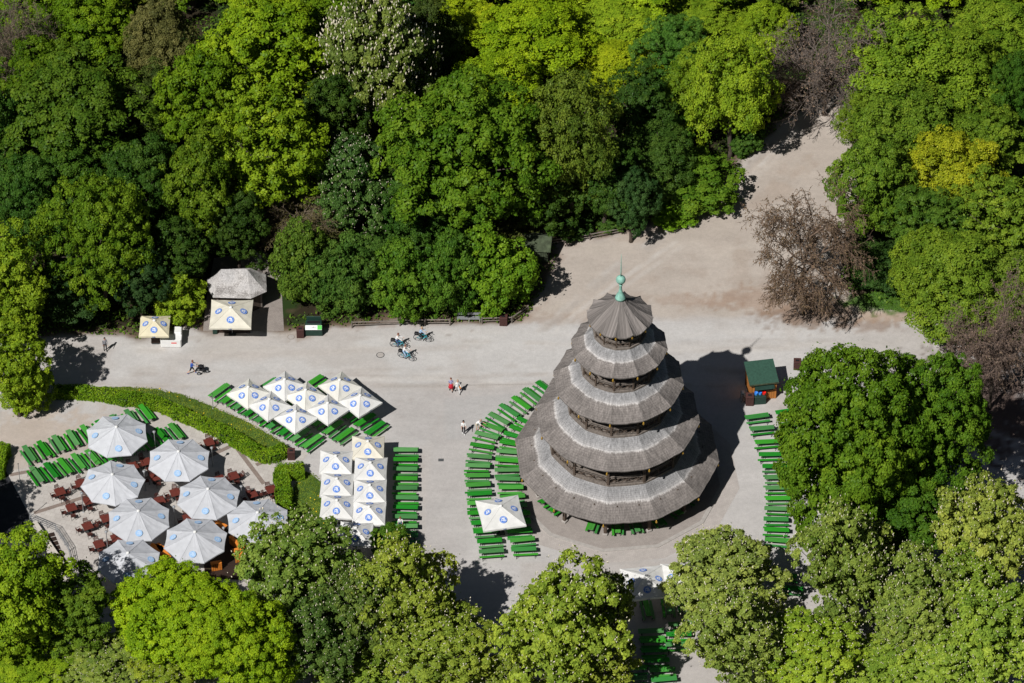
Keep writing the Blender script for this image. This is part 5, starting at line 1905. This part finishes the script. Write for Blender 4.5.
# counter below the cream parasol
p = G(232, 327, 0.5)
t = thing('serving_counter', 'dark serving counter under the front edge of the large cream parasol', 'counter', (p.x, p.y, 0))
b = MB(); b.box((0.25, 0, 0.5), (3.0, 0.6, 0.96), M['dark_board']); b.build('front_panel', t)
b = MB(); b.box((0.25, 0, 1.0), (3.1, 0.7, 0.05), M['timber_grey'], bev=0.01); b.build('countertop', t)
p = G(215, 330, 0.4)
b = MB(); b.box((p.x, p.y, 0.45), (0.45, 0.4, 0.9), M['bin_green'], bev=0.04); b.box((p.x, p.y, 0.93), (0.5, 0.45, 0.06), M['bin_green'], bev=0.02)
tag(b.build('waste_bin'), 'small dark green bin under the corner of the large cream parasol', 'bin')
# white counter below the yellow parasol
p = G(171.5, 344)
t = thing('white_counter', 'white sales counter with a side wing beside the small yellow parasol', 'counter', (p.x, p.y, 0))
b = MB(); b.box((0, -0.15, 0.5), (2.0, 0.75, 1.0), M['white_paint'], bev=0.08); b.box((0, -0.15, 1.02), (2.06, 0.8, 0.05), M['white_paint'], bev=0.02); b.build('front_panel', t)
b = MB(); b.box((0.62, 0.72, 0.62), (0.76, 0.96, 1.24), M['white_paint'], bev=0.06); b.build('side_cabinet', t)
b = MB(); b.box((-0.4, 0.6, 0.45), (1.0, 0.6, 0.9), M['steel_grey'], bev=0.03); b.build('inner_shelf', t)
b = MB(); b.box((0.3, -0.535, 0.62), (0.5, 0.012, 0.12), M['red_plastic']); b.build('red_stripe', t)
p = G(156, 339, 0.4)
b = MB(); b.box((p.x, p.y, 0.42), (0.9, 0.5, 0.84), M['dark_board'], bev=0.02); b.box((p.x, p.y, 0.87), (1.0, 0.6, 0.05), M['timber_grey'], bev=0.01)
tag(b.build('side_table'), 'small dark table under the yellow parasol', 'table')

# bottle container, brown boxes
def bin_box(px, py, label, w=0.62, d=0.62, h=1.0):
    p = G(px, py)
    t = thing('brown_bin', label, 'bin', (p.x, p.y, 0), random.uniform(-.06, .06), 'brown slatted waste bins')
    b = MB()
    b.box((0, 0, h * 0.46), (w - 0.06, d - 0.06, h * 0.9), M['bin_brown'])
    for k in range(6):
        for s in (-1, 1):
            b.box((-w / 2 + (k + 0.5) * w / 6, s * d / 2, h * 0.47), (w / 6 - 0.02, 0.035, h * 0.92), M['bin_brown'])
            b.box((s * w / 2, -d / 2 + (k + 0.5) * d / 6, h * 0.47), (0.035, d / 6 - 0.02, h * 0.92), M['bin_brown'])
    b.build('body', t)
    b = MB(); b.box((0, 0, h), (w + 0.05, d + 0.05, 0.05), M['bin_brown'], bev=0.015)
    b.box((0, -0.02, h + 0.028), (w * 0.5, d * 0.35, 0.012), M['black']); b.build('lid', t)
bin_box(503.5, 324, 'brown slatted bin at the corner of the bright round bush', 0.72)
bin_box(291.5, 458, 'brown slatted bin at the end of the curved hedge', 0.66)
bin_box(300.5, 336, 'brown slatted bin touching the green bottle container', 0.68)
bin_box(749.5, 403.5, 'brown slatted bin in front of the green roofed hut', 0.72, 0.7, 1.1)
bin_box(797, 368, 'brown slatted bin peeking over the big round tree', 0.66)
p = G(314, 334)
t = thing('bottle_container', 'dark green bottle container with a white and green label panel', 'container', (p.x, p.y, 0))
b = MB(); b.box((0, 0.1, 0.55), (1.7, 0.9, 1.0), M['bin_green'], bev=0.05); b.build('body', t)
b = MB()
b.box((0, 0.25, 1.2), (1.55, 0.6, 0.3), M['bin_green'], bev=0.04)
b.box((0, 0.22, 1.365), (1.25, 0.38, 0.03), M['black'])
b.build('hopper', t)
b = MB(); b.box((0, 0.62, 1.52), (1.4, 0.08, 0.5), M['bin_green'], bev=0.02); b.build('open_lid', t)
b = MB()
mt = Matrix.Translation((0, -0.28, 1.1)) @ Matrix.Rotation(math.radians(38), 4, 'X')
b.box((0, 0, 0), (1.6, 0.46, 0.03), M['white_paint'], mtx=mt)
mt2 = Matrix.Translation((0.58, -0.283, 1.118)) @ Matrix.Rotation(math.radians(38), 4, 'X')
b.box((0, 0, 0), (0.42, 0.42, 0.02), M['sign_green'], mtx=mt2)
mt3 = Matrix.Translation((-0.1, -0.283, 1.115)) @ Matrix.Rotation(math.radians(38), 4, 'X')
for k in range(3):
    b.box((0, 0, 0), (0.05, 0.16, 0.02), M['steel_dark'], mtx=mt3 @ Matrix.Translation((k * 0.14 - 0.04, 0.02 * (k % 2), 0)))
b.build('label_panel', t)

# green roofed hut
RC = [G(744.2, 361.7, 2.75), G(773.4, 358.4, 2.75), G(778.3, 382.3, 2.3), G(749.8, 385.4, 2.3)]
hc = sum(RC, Vector()) / 4
dx = (RC[1] - RC[0]); L = dx.length; rz = math.atan2(dx.y, dx.x)
t = thing('wooden_kiosk', 'orange wooden kiosk with a dark green felt roof in the pagoda shadow edge', 'kiosk', (hc.x, hc.y, 0), rz)
D = ((RC[0] - RC[3]).xy).length
b = MB()
rl = [Vector((sx * L / 2, sy * D / 2, 2.75 if sy > 0 else 2.3)) for sx, sy in ((-1, 1), (1, 1), (1, -1), (-1, -1))]
vs = rl + [v - Vector((0, 0, 0.1)) for v in rl]
b.add(vs, [(0, 3, 2, 1), (4, 5, 6, 7), (0, 1, 5, 4), (1, 2, 6, 5), (2, 3, 7, 6), (3, 0, 4, 7)], M['roof_felt'])
b.bar((-L / 2, -D / 2 - 0.03, 2.26), (L / 2, -D / 2 - 0.03, 2.26), 0.06, 0.14, M['moss'])
b.build('roof', t)
b = MB()
wx, wy = L / 2 - 0.22, D / 2 - 0.25
zf, zb_ = 2.18, 2.55
vs = [(-wx, -wy, 0), (wx, -wy, 0), (wx, wy, 0), (-wx, wy, 0), (-wx, -wy, zf), (wx, -wy, zf), (wx, wy, zb_), (-wx, wy, zb_)]
b.add(vs, [(0, 1, 5, 4), (1, 2, 6, 5), (2, 3, 7, 6), (3, 0, 4, 7)], M['hut_wood'])
for sx in (-1, 1):
    for sy in (-1, 1):
        b.box((sx * wx, sy * wy, 1.08), (0.12, 0.12, 2.16), M['hut_wood'])
for k in range(12):
    b.box((-wx + (k + 0.5) * 2 * wx / 12, -wy - 0.015, 0.5), (2 * wx / 12 - 0.02, 0.03, 0.96), M['hut_wood'])
b.build('walls', t)
b = MB()
b.box((0.05, -wy - 0.01, 1.55), (wx * 1.5, 0.06, 0.85), M['timber_black'])
b.build('hatch', t)
b = MB()
b.box((0.05, 0, 0), (wx * 1.55, 0.55, 0.03), M['bin_green'], mtx=Matrix.Translation((0.05, -wy - 0.3, 1.9)) @ Matrix.Rotation(math.radians(18), 4, 'X'))
b.build('hatch_flap', t)
p = G(759.5, 402)
t = thing('green_crate_bin', 'dark green container with blue and red tubs on it before the wooden kiosk', 'container', (p.x, p.y, 0), math.radians(6))
b = MB(); b.box((0, 0, 0.5), (1.15, 0.75, 1.0), M['bin_green'], bev=0.04); b.build('body', t)
for k, (x, m, wd) in enumerate(((-0.36, 'blue_plastic', .36), (0.02, 'blue_plastic', .34), (0.40, 'red_plastic', .36))):
    px_ = p + Vector((x, 0.03 + 0.06 * x, 0))
    b = MB()
    b.lathe([(wd * .42, 1.003), (wd * .5, 1.26), (wd * .44, 1.26), (wd * .38, 1.1)], M[m], 10, (px_.x, px_.y, 0))
    tag(b.build('tub'), ['blue tub beside the brown bin on the green container', 'blue tub next to the red tub on the green container', 'red tub on the green container before the kiosk'][k], 'tub')
p = G(742.5, 400)
t = thing('metal_trolley', 'grey metal trolley beside the brown bin at the kiosk corner', 'trolley', (p.x, p.y, 0), 0.1)
b = MB()
for sx in (-1, 1):
    for sy in (-1, 1):
        b.bar((sx * .16, sy * .3, 0.08), (sx * .16, sy * .3, 0.95), 0.035, 0.035, M['steel_grey'])
b.build('frame', t)
for z in (0.25, 0.6, 0.93):
    c = MB(); c.box((0, 0, z), (0.36, 0.64, 0.025), M['steel_grey']); c.build('shelf', t)
for sx in (-1, 1):
    for sy in (-1, 1):
        c = MB(); c.tube([(sx * .16 - .015, sy * .3, 0.05), (sx * .16 + .015, sy * .3, 0.05)], 0.05, M['black'], 8); c.build('wheel', t)
b = MB(); b.box((p.x + .02, p.y - 0.02, 1.03), (0.28, 0.4, 0.17), M['white_paint'], bev=0.03)
tag(b.build('white_box'), 'small white box on the metal trolley by the kiosk', 'box')

# mossy hut at the wood edge
p = G(537, 262)
t = thing('mossy_hut', 'small dark hut with a mossy roof at the wood edge by the path', 'hut', (p.x, p.y + 1.2, 0), math.radians(-8))
b = MB()
b.box((0, 0, 0.8), (2.5, 2.3, 1.6), M['timber_black'])
for k in range(11):
    b.box((-1.25 + (k + .5) * 2.5 / 11, -1.165, 0.8), (0.2, 0.03, 1.58), M['moss'])
b.build('walls', t)
b = MB()
e, h = 1.5, 0.95
for s in (-1, 1):
    NV = []
    for i in range(9):
        for j in range(9):
            x = -e + 2 * e * i / 8
            f = j / 8
            NV.append((x, s * (1.4 * (1 - f)), 1.55 + h * f + random.uniform(-.03, .03) - 0.06 * math.sin(PI * f)))
    b.add(NV, [(i * 9 + j, (i + 1) * 9 + j, (i + 1) * 9 + j + 1, i * 9 + j + 1) for i in range(8) for j in range(8)], M['moss'])
for sx in (-1, 1):
    b.add([(sx * 1.42, -1.3, 1.55), (sx * 1.42, 1.3, 1.55), (sx * 1.42, 0, 2.45)], [(0, 1, 2)], M['timber_black'])
b.build('roof', t)

# rail fences
def fence(pix, label, h=0.75, gap=2.4):
    P = [G(*q) for q in pix]
    t = thing('rail_fence', label, 'fence', tuple(P[0]))
    Q = [q - P[0] for q in P]
    b = MB()
    for i in range(len(Q) - 1):
        b.tube([Q[i] + Vector((0, 0, h)), Q[i + 1] + Vector((0, 0, h + random.uniform(-.04, .04)))], 0.065, M['timber_grey'], 7)
        b.tube([Q[i] + Vector((0, 0.03, h * .5)), Q[i + 1] + Vector((0, 0.03, h * .5))], 0.05, M['timber_grey'], 7)
    b.build('rails', t)
    for i in range(len(Q) - 1):
        k = max(1, int((Q[i + 1] - Q[i]).length / gap))
        for j in range(k + (i == len(Q) - 2)):
            q = Q[i].lerp(Q[i + 1], j / k)
            c = MB(); c.tube([q, q + Vector((0, 0, h + 0.12))], 0.075, M['timber_grey'], 7); c.build('post', t)
fence([(352, 328), (400, 326), (450, 325.5)], 'low wooden rail fence along the bushes above the cyclists')
fence([(482, 324), (512, 323), (528, 312)], 'low wooden rail fence at the foot of the bright round bush')
fence([(550, 246), (590, 240), (622, 234)], 'low wooden rail fence along the wood edge beside the mossy hut')
fence([(893, 368), (950, 367), (1020, 366)], 'low wooden rail fence above the big round tree toward the frame edge')
# park bench with grey boards
p = G(469, 321)
t = thing('park_bench', 'grey wooden park bench below the bushes above the road', 'bench', (p.x, p.y, 0))
b = MB()
for k in range(3):
    for s in (-1, 1):
        b.box((s * 0.6, -0.2 + k * 0.16, 0.45), (1.12, 0.13, 0.035), M['steel_grey'])
b.build('seat', t)
b = MB()
for z in (0.62, 0.78):
    for s in (-1, 1):
        b.box((s * 0.6, 0.28, z), (1.12, 0.035, 0.12), M['steel_grey'])
b.build('backrest', t)
for s in (-1.05, 0, 1.05):
    c = MB(); c.box((s, 0.02, 0.215), (0.08, 0.5, 0.43), M['kerb']); c.bar((s, 0.25, 0.43), (s, 0.31, 0.85), 0.06, 0.04, M['kerb']); c.build('leg', t)
# white garden bench half hidden behind the thatched hut
p = G(255, 260)
t = thing('white_bench', 'white garden bench half hidden by bushes behind the shingle hut', 'bench', (p.x, p.y, 0), math.radians(-55))
b = MB()
for k in range(4): b.box((0, -0.18 + k * 0.12, 0.45), (1.5, 0.09, 0.03), M['white_paint'])
b.build('seat', t)
b = MB()
for k in range(3): b.box((0, 0.26, 0.58 + k * 0.13), (1.5, 0.03, 0.09), M['white_paint'])
b.build('backrest', t)
for s in (-.65, .65):
    c = MB(); c.box((s, 0, 0.21), (0.05, 0.4, 0.42), M['white_paint']); c.bar((s, .22, .42), (s, .27, .92), .05, .04, M['white_paint']); c.build('leg', t)
# rock on the path
p = G(728.5, 203)
bm2 = bmesh.new()
bmesh.ops.create_icosphere(bm2, subdivisions=3, radius=0.42)
for v in bm2.verts:
    v.co *= 1 + random.uniform(-.06, .06)
    v.co.z = max(v.co.z * 0.6, -0.1) + 0.1
    v.co.x *= 1.2
me = bpy.data.meshes.new('boulder'); bm2.to_mesh(me); bm2.free()
me.materials.append(M['kerb'])
o = link('boulder', me); o.location = (p.x, p.y, 0)
tag(o, 'pale boulder on the gravel path below the yellow green tree', 'boulder')


# ------------------------------------------------------------------ people
def seg_dist(p, a, b_):
    e = b_ - a
    t = max(0, min(1, (p - a).dot(e) / (e.dot(e) + 1e-9)))
    return (p - a - e * t).length


def person(label, loc, rz, top, bottom, shoes, hair, lean=4, legs=((12, 6), (-10, 14)), arms=((15, 20), (-10, 25)), seat=None, short_sleeve=True, shorts=False, skirt=False, long_hair=False, group=None, hscale=1.0):
    """one continuous body; x is forward"""
    R = math.radians
    J, Rd, ED, TG_ = [], [], [], []
    def add(p, r, parent, tg):
        J.append(Vector(p)); Rd.append(r)
        if parent is not None:
            ED.append((parent, len(J) - 1)); TG_.append(tg)
        return len(J) - 1
    pel = add((0, 0, 0), 0.135, None, None)
    up = Vector((math.sin(R(lean)), 0, math.cos(R(lean))))
    sp = add(J[pel] + up * 0.22, 0.125, pel, top)
    ch = add(J[pel] + up * 0.42, 0.145, sp, top)
    nb = add(J[pel] + up * 0.53, 0.075, ch, top)
    hu = Vector((math.sin(R(lean * .6)), 0, math.cos(R(lean * .6))))
    nk = add(J[nb] + hu * 0.07, 0.052, nb, 'skin')
    h1 = add(J[nk] + hu * 0.08 + Vector((0.015, 0, 0)), 0.088, nk, 'skin')
    h2 = add(J[h1] + hu * 0.09, 0.088, h1, 'skin')
    add(J[h1] + Vector((0.105, 0, 0.02)), 0.014, h1, 'skin')
    dirv = lambda a: Vector((math.sin(R(a)), 0, -math.cos(R(a))))
    feet = []
    for s, (th, kb) in zip((1, -1), legs):
        hp = add(J[pel] + Vector((0, s * 0.095, -0.05)), 0.105, pel, bottom)
        kn = add(J[hp] + dirv(th) * 0.42, 0.062, hp, bottom)
        md = add(J[kn] + dirv(th - kb) * 0.2, 0.056, kn, 'skin' if shorts or skirt else bottom)
        an = add(J[kn] + dirv(th - kb) * 0.41, 0.042, md, 'skin' if shorts or skirt else bottom)
        fd = Vector((math.cos(R(min(0, th - kb) * .5)), 0, math.sin(R(min(0, th - kb) * .5))))
        add(J[an] + Vector((0, 0, -0.045)) + fd * 0.03, 0.042, an, shoes)
        ft_ = add(J[an] + Vector((0, 0, -0.05)) + fd * 0.17, 0.036, len(J) - 1, shoes)
        feet.append(min(J[an].z - 0.09, J[ft_].z - 0.036))
    for s, (sh, el) in zip((1, -1), arms):
        so_ = add(J[ch] + up * 0.04 + Vector((0, s * 0.175, 0)), 0.058, ch, top)
        d1 = dirv(sh) + Vector((0, s * 0.12, 0))
        eb = add(J[so_] + d1 * 0.28, 0.040, so_, top)
        d2 = dirv(sh + el)
        wr = add(J[eb] + d2 * 0.25, 0.028, eb, 'skin' if short_sleeve else top)
        pm = add(J[wr] + d2 * 0.07, 0.030, wr, 'skin')
        side = Vector((0, 1, 0)) if abs(d2.z) > 0.0 else Vector((0, 1, 0))
        fwd = d2.cross(side)
        for q, (off, ln) in enumerate(((-0.027, 0.060), (-0.009, 0.072), (0.009, 0.068), (0.026, 0.052))):
            f1 = add(J[pm] + fwd * off + d2 * 0.045, 0.009, pm, 'skin')
            add(J[f1] + d2 * ln * 0.6 - side * s * ln * 0.35, 0.0075, f1, 'skin')
        th_ = add(J[wr] + fwd * -0.035 + d2 * 0.04, 0.010, wr, 'skin')
        add(J[th_] + fwd * -0.015 + d2 * 0.04, 0.009, th_, 'skin')
    dz = -min(feet) if seat is None else seat + 0.11
    for j in J:
        j.z += dz
    me = bpy.data.meshes.new('tmp')
    me.from_pydata([tuple(j) for j in J], ED, [])
    o = bpy.data.objects.new('tmp', me)
    COL.objects.link(o)
    sk = o.modifiers.new('s', 'SKIN')
    sk.use_smooth_shade = True
    for i, r in enumerate(Rd):
        wd = 1.28 if i in (sp, ch) else (1.15 if i == pel else 1.0)
        me.skin_vertices[0].data[i].radius = (r * (1.0 if wd == 1 else 0.85), r * wd) if i in (pel, sp, ch) else (r, r)
        me.skin_vertices[0].data[i].use_root = (i == pel)
    sb = o.modifiers.new('u', 'SUBSURF')
    sb.levels = sb.render_levels = 1
    dg = bpy.context.evaluated_depsgraph_get()
    body = bpy.data.meshes.new_from_object(o.evaluated_get(dg))
    bpy.data.objects.remove(o)
    body.name = 'person'
    mats_ = [M['skin']]
    names = ['skin']
    for nm in (top, bottom, shoes):
        if nm not in names:
            names.append(nm); mats_.append(CLOTH[nm] if nm != 'skin' else M['skin'])
    body.materials.clear()
    for m in mats_:
        body.materials.append(m)
    E_ = [(J[a], J[b_], tg) for (a, b_), tg in zip(ED, TG_)]
    for f in body.polygons:
        c = f.center
        best = min(E_, key=lambda e: seg_dist(c, e[0], e[1]))
        tg = best[2]
        if (c - J[pel]).length < 0.16 and c.z < J[pel].z + 0.06:
            tg = bottom
        f.material_index = names.index(tg) if tg in names else 0
    ob = link('person', body)
    ob.location = loc
    ob.rotation_euler = (0, 0, rz)
    ob.scale = (hscale,) * 3
    tag(ob, label, 'person', group)
    # hair, face
    hb = MB()
    c = J[h1] * 0.45 + J[h2] * 0.55
    V, F = [], []
    for i in range(7):
        a = PI * 0.62 * i / 6
        for k in range(12):
            t = 2 * PI * k / 12
            back = 1 - 0.35 * (math.cos(t) > 0.3) * (i > 3)
            aa = a * back
            V.append(c + Vector((math.sin(aa) * math.cos(t) * 0.108 - 0.012, math.sin(aa) * math.sin(t) * 0.102, math.cos(aa) * 0.125 + 0.012)))
    for i in range(6):
        for k in range(12):
            F.append((i * 12 + k, (i + 1) * 12 + k, (i + 1) * 12 + (k + 1) % 12, i * 12 + (k + 1) % 12))
    hb.add(V, F, M[hair])
    if long_hair:
        hb.tube([c + Vector((-0.06, 0, 0.03)), c + Vector((-0.11, 0, -0.1)), c + Vector((-0.12, 0, -0.26))], [0.1, 0.11, 0.05], M[hair], 8)
    hb.build('hair', ob, smooth=True)
    fb = MB()
    fx = J[h1].x * .5 + J[h2].x * .5
    zc_ = (J[h1].z + J[h2].z) / 2
    for s in (-1, 1):
        fb.lathe([(0.002, -0.008), (0.011, 0), (0.002, 0.008)], M['hair_dark'], 6, (fx + 0.084, s * 0.032, zc_))
        fb.lathe([(0.004, -0.02), (0.016, 0), (0.004, 0.02)], M['skin'], 6, (fx, s * 0.092, zc_ - 0.01))
    fb.box((fx + 0.082, 0, zc_ - 0.065), (0.012, 0.045, 0.01), CLOTH['red'])
    fb.build('face', ob)
    if skirt:
        sb_ = MB()
        p0 = J[pel]
        sb_.lathe([(0.15, 0.08), (0.2, -0.1), (0.26, -0.42), (0.25, -0.43)], CLOTH[bottom], 14, (p0.x, p0.y, p0.z))
        sb_.build('skirt', ob, smooth=True)
    return ob, J


def bike(px, py, heading, label, seed):
    p = G(px, py)
    t = thing('bicycle', label, 'bicycle', (p.x, p.y, 0), heading, 'bicycles being ridden on the road')
    r = 0.35
    for x in (-0.53, 0.55):
        wb = MB()
        n = 22
        for k in range(16):
            a = 2 * PI * k / 16
            wb.bar((x, 0, r), (x + math.cos(a) * (r - 0.03), 0, r + math.sin(a) * (r - 0.03)), 0.006, 0.006, M['steel_grey'])
        pts = [(x + math.cos(2 * PI * k / n) * (r - 0.03), 0, r + math.sin(2 * PI * k / n) * (r - 0.03)) for k in range(n + 1)]
        wb.tube(pts, 0.014, M['steel_grey'], 5, cap=False)
        w_ = wb.build('wheel', t)
        tb = MB()
        pts = [(x + math.cos(2 * PI * k / n) * r, 0, r + math.sin(2 * PI * k / n) * r) for k in range(n + 1)]
        tb.tube(pts, 0.028, M['black'], 6, cap=False)
        tb.build('tyre', w_)
    fb = MB()
    bb, st, hd, rx, fx = (0.0, 0, 0.3), (-0.18, 0, 0.82), (0.40, 0, 0.85), (-0.53, 0, r), (0.55, 0, r)
    for a, c, w in ((bb, st, .04), (bb, (0.42, 0, 0.72), .06), (st, hd, .035), (bb, rx, .025), ((-0.16, 0, .7), rx, .022), (hd, (0.43, 0, .66), .05)):
        fb.tube([a, c], w * 0.75, M['teal'], 6)
    fb.tube([(0.43, 0, .66), (0.47, 0, .5), fx], 0.024, M['teal'], 6)
    fb.build('frame', t)
    b = MB(); b.tube([(-0.2, 0, .8), (-.22, 0, .92)], .018, M['steel_grey'], 6); b.box((-0.24, 0, 0.94), (0.27, 0.16, 0.06), M['black'], bev=0.025); b.build('saddle', t)
    b = MB(); b.tube([hd, (0.37, 0, 1.0)], .018, M['steel_grey'], 6); b.tube([(0.24, -0.3, 1.02), (0.36, -0.2, 1.03), (0.38, 0, 1.0), (0.36, 0.2, 1.03), (0.24, 0.3, 1.02)], .015, M['black'], 6); b.build('handlebar', t)
    b = MB(); b.bar((-0.75, 0, 0.74), (-0.25, 0, 0.74), 0.12, 0.02, M['steel_dark']); b.box((-0.58, 0, 0.9), (0.4, 0.34, 0.28), M['black'], bev=0.05); b.build('rear_case', t)
    for s in (-1, 1):
        b = MB(); b.bar((0, s * .06, .3), (s * 0.12, s * .07, .3 + s * .1), .02, .02, M['steel_grey']); b.box((s * .12, s * .12, .3 + s * .1), (0.09, 0.09, 0.02), M['black']); b.build('pedal', t)
    return t


for (px, py, dxp, dyp, bl_, pl_, top, bot, hair) in [
    (398.8, 347.5, 13.3, 2.2, 'teal bicycle with black rear case, at the rear of the trio beside the manhole', 'cyclist in white shirt and jeans, nearest the bushes side of the manhole', 'white', 'jean', 'hair_red'),
    (422.5, 341, 13.5, 2.0, 'teal bicycle with black rear case leading the trio', 'cyclist in light blue shirt and dark trousers leading the trio', 'sky', 'black', 'hair_grey'),
    (406, 359, 12.0, 4.0, 'teal bicycle nearest the middle of the road', 'cyclist in white top and pale jeans riding nearest the middle of the road', 'white', 'sky', 'hair_red')]:
    a, c = G(px, py), G(px + dxp, py + dyp)
    h = math.atan2(c.y - a.y, c.x - a.x)
    bike(px, py, h, bl_, 1)
    loc = a + Vector((math.cos(h) * -0.22, math.sin(h) * -0.22, 0))
    person(pl_, loc, h, top, bot, 'black' if top == 'white' else 'white', hair, lean=17, legs=((64, 72), (32, 44)), arms=((52, 14), (52, 14)), seat=0.95, short_sleeve=False, group='cyclists riding three abreast')
# woman with the pushchair
p = G(191.8, 373.5)
person('runner in blue top and black shorts pushing a dark pushchair', p, math.radians(4), 'blue', 'black', 'blue', 'hair_red', lean=12, legs=((28, 12), (-22, 24)), arms=((52, 30), (48, 34)), shorts=True)
q = p + Vector((1.0, 0.07, 0))
t = thing('pushchair', 'dark three-wheeled pushchair pushed by the runner', 'pushchair', tuple(q), math.radians(4))
b = MB()
b.bar((-0.32, 0.24, .2), (0.45, 0.05, .22), .03, .03, M['steel_dark']); b.bar((-0.32, -0.24, .2), (0.45, -0.05, .22), .03, .03, M['steel_dark'])
for s in (-1, 1):
    b.bar((0.1, s * .2, .25), (-0.5, s * .22, 1.02), .03, .03, M['steel_dark'])
b.bar((-0.5, -.22, 1.02), (-0.5, .22, 1.02), .035, .035, M['black'])
b.build('frame', t)
b = MB(); b.box((0.02, 0, 0.48), (0.5, 0.4, 0.16), CLOTH['black'], bev=.05); b.box((0, 0, 0), (0.08, .4, .5), CLOTH['black'], mtx=Matrix.Translation((-.2, 0, .72)) @ Matrix.Rotation(math.radians(-25), 4, 'Y')); b.build('seat', t)
b = MB()
V, F = [], []
for i in range(6):
    a = math.radians(20 + i * 25)
    for k in range(7):
        y = -0.23 + 0.46 * k / 6
        bul = 1 - 0.25 * (abs(y) / .23) ** 2
        V.append((-0.12 + math.cos(a) * .36 * bul, y, .68 + math.sin(a) * .36 * bul))
for i in range(5):
    for k in range(6):
        F.append((i * 7 + k, i * 7 + k + 1, i * 7 + 8 + k, i * 7 + 7 + k))
b.add(V, F, CLOTH['black']); b.build('hood', t)
for (x, y) in ((-0.32, .27), (-0.32, -.27), (0.47, 0)):
    b = MB(); b.tube([(x, y - .025, .2), (x, y + .025, .2)], .2, M['black'], 14); b.tube([(x, y - .03, .2), (x, y + .03, .2)], .12, M['steel_grey'], 10); b.build('wheel', t)
# walkers
person('person in lilac top and red skirt walking beside a person in white', G(451, 391.2), math.radians(-80), 'lilac', 'red', 'black', 'hair_red', legs=((10, 4), (-10, 12)), skirt=True, arms=((10, 15), (-8, 20)))
pw, J = person('person in white walking beside the red skirt, orange bag at the hip', G(457.6, 393), math.radians(-62), 'white', 'white', 'black', 'hair_grey', legs=((20, 6), (-18, 20)), arms=((15, 25), (-15, 30)), short_sleeve=False)
b = MB()
q = G(457.6, 393) + Vector((0.24, 0.02, 0.78))
b.box((0, 0, 0), (0.12, 0.3, 0.26), CLOTH['orange'], bev=.03, mtx=Matrix.Translation(q) @ Matrix.Rotation(0.4, 4, 'Z'))
b.tube([q + Vector((0, -.1, .12)), q + Vector((-.1, 0, .55)), q + Vector((0, .1, .12))], .012, CLOTH['black'], 5)
tag(b.build('shoulder_bag'), 'orange shoulder bag carried by the person in white', 'bag')
person('dark haired person in black trousers and white shoes facing the road', G(463.6, 434), math.radians(-85), 'white', 'black', 'white', 'hair_dark', legs=((8, 3), (-7, 8)), arms=((20, 60), (18, 62)), long_hair=True)
person('person in white cap top bending over the bench end of the outer curved row', G(476.6, 430.5), math.radians(-25), 'white', 'sand', 'white', 'hair_grey', lean=42, legs=((25, 20), (8, 12)), arms=((55, 20), (60, 15)), shorts=True)
person('person in dark clothes standing in the tree shade by the road', G(105.5, 351), math.radians(-70), 'grey', 'black', 'black', 'hair_dark', legs=((8, 4), (-6, 8)), short_sleeve=False)
person('person in white sitting at the straight row, nearer the road', G(400.5, 526.7, 0.47), math.radians(-90), 'white', 'jean', 'black', 'hair_red', lean=12, legs=((80, 78), (78, 80)), arms=((45, 50), (40, 55)), seat=0.485)
person('person in red and white sitting at the straight row beside the chestnut', G(401.5, 536.2, 0.47), math.radians(-90), 'red', 'jean', 'white', 'hair_dark', lean=10, legs=((82, 80), (78, 80)), arms=((45, 50), (40, 55)), seat=0.485)
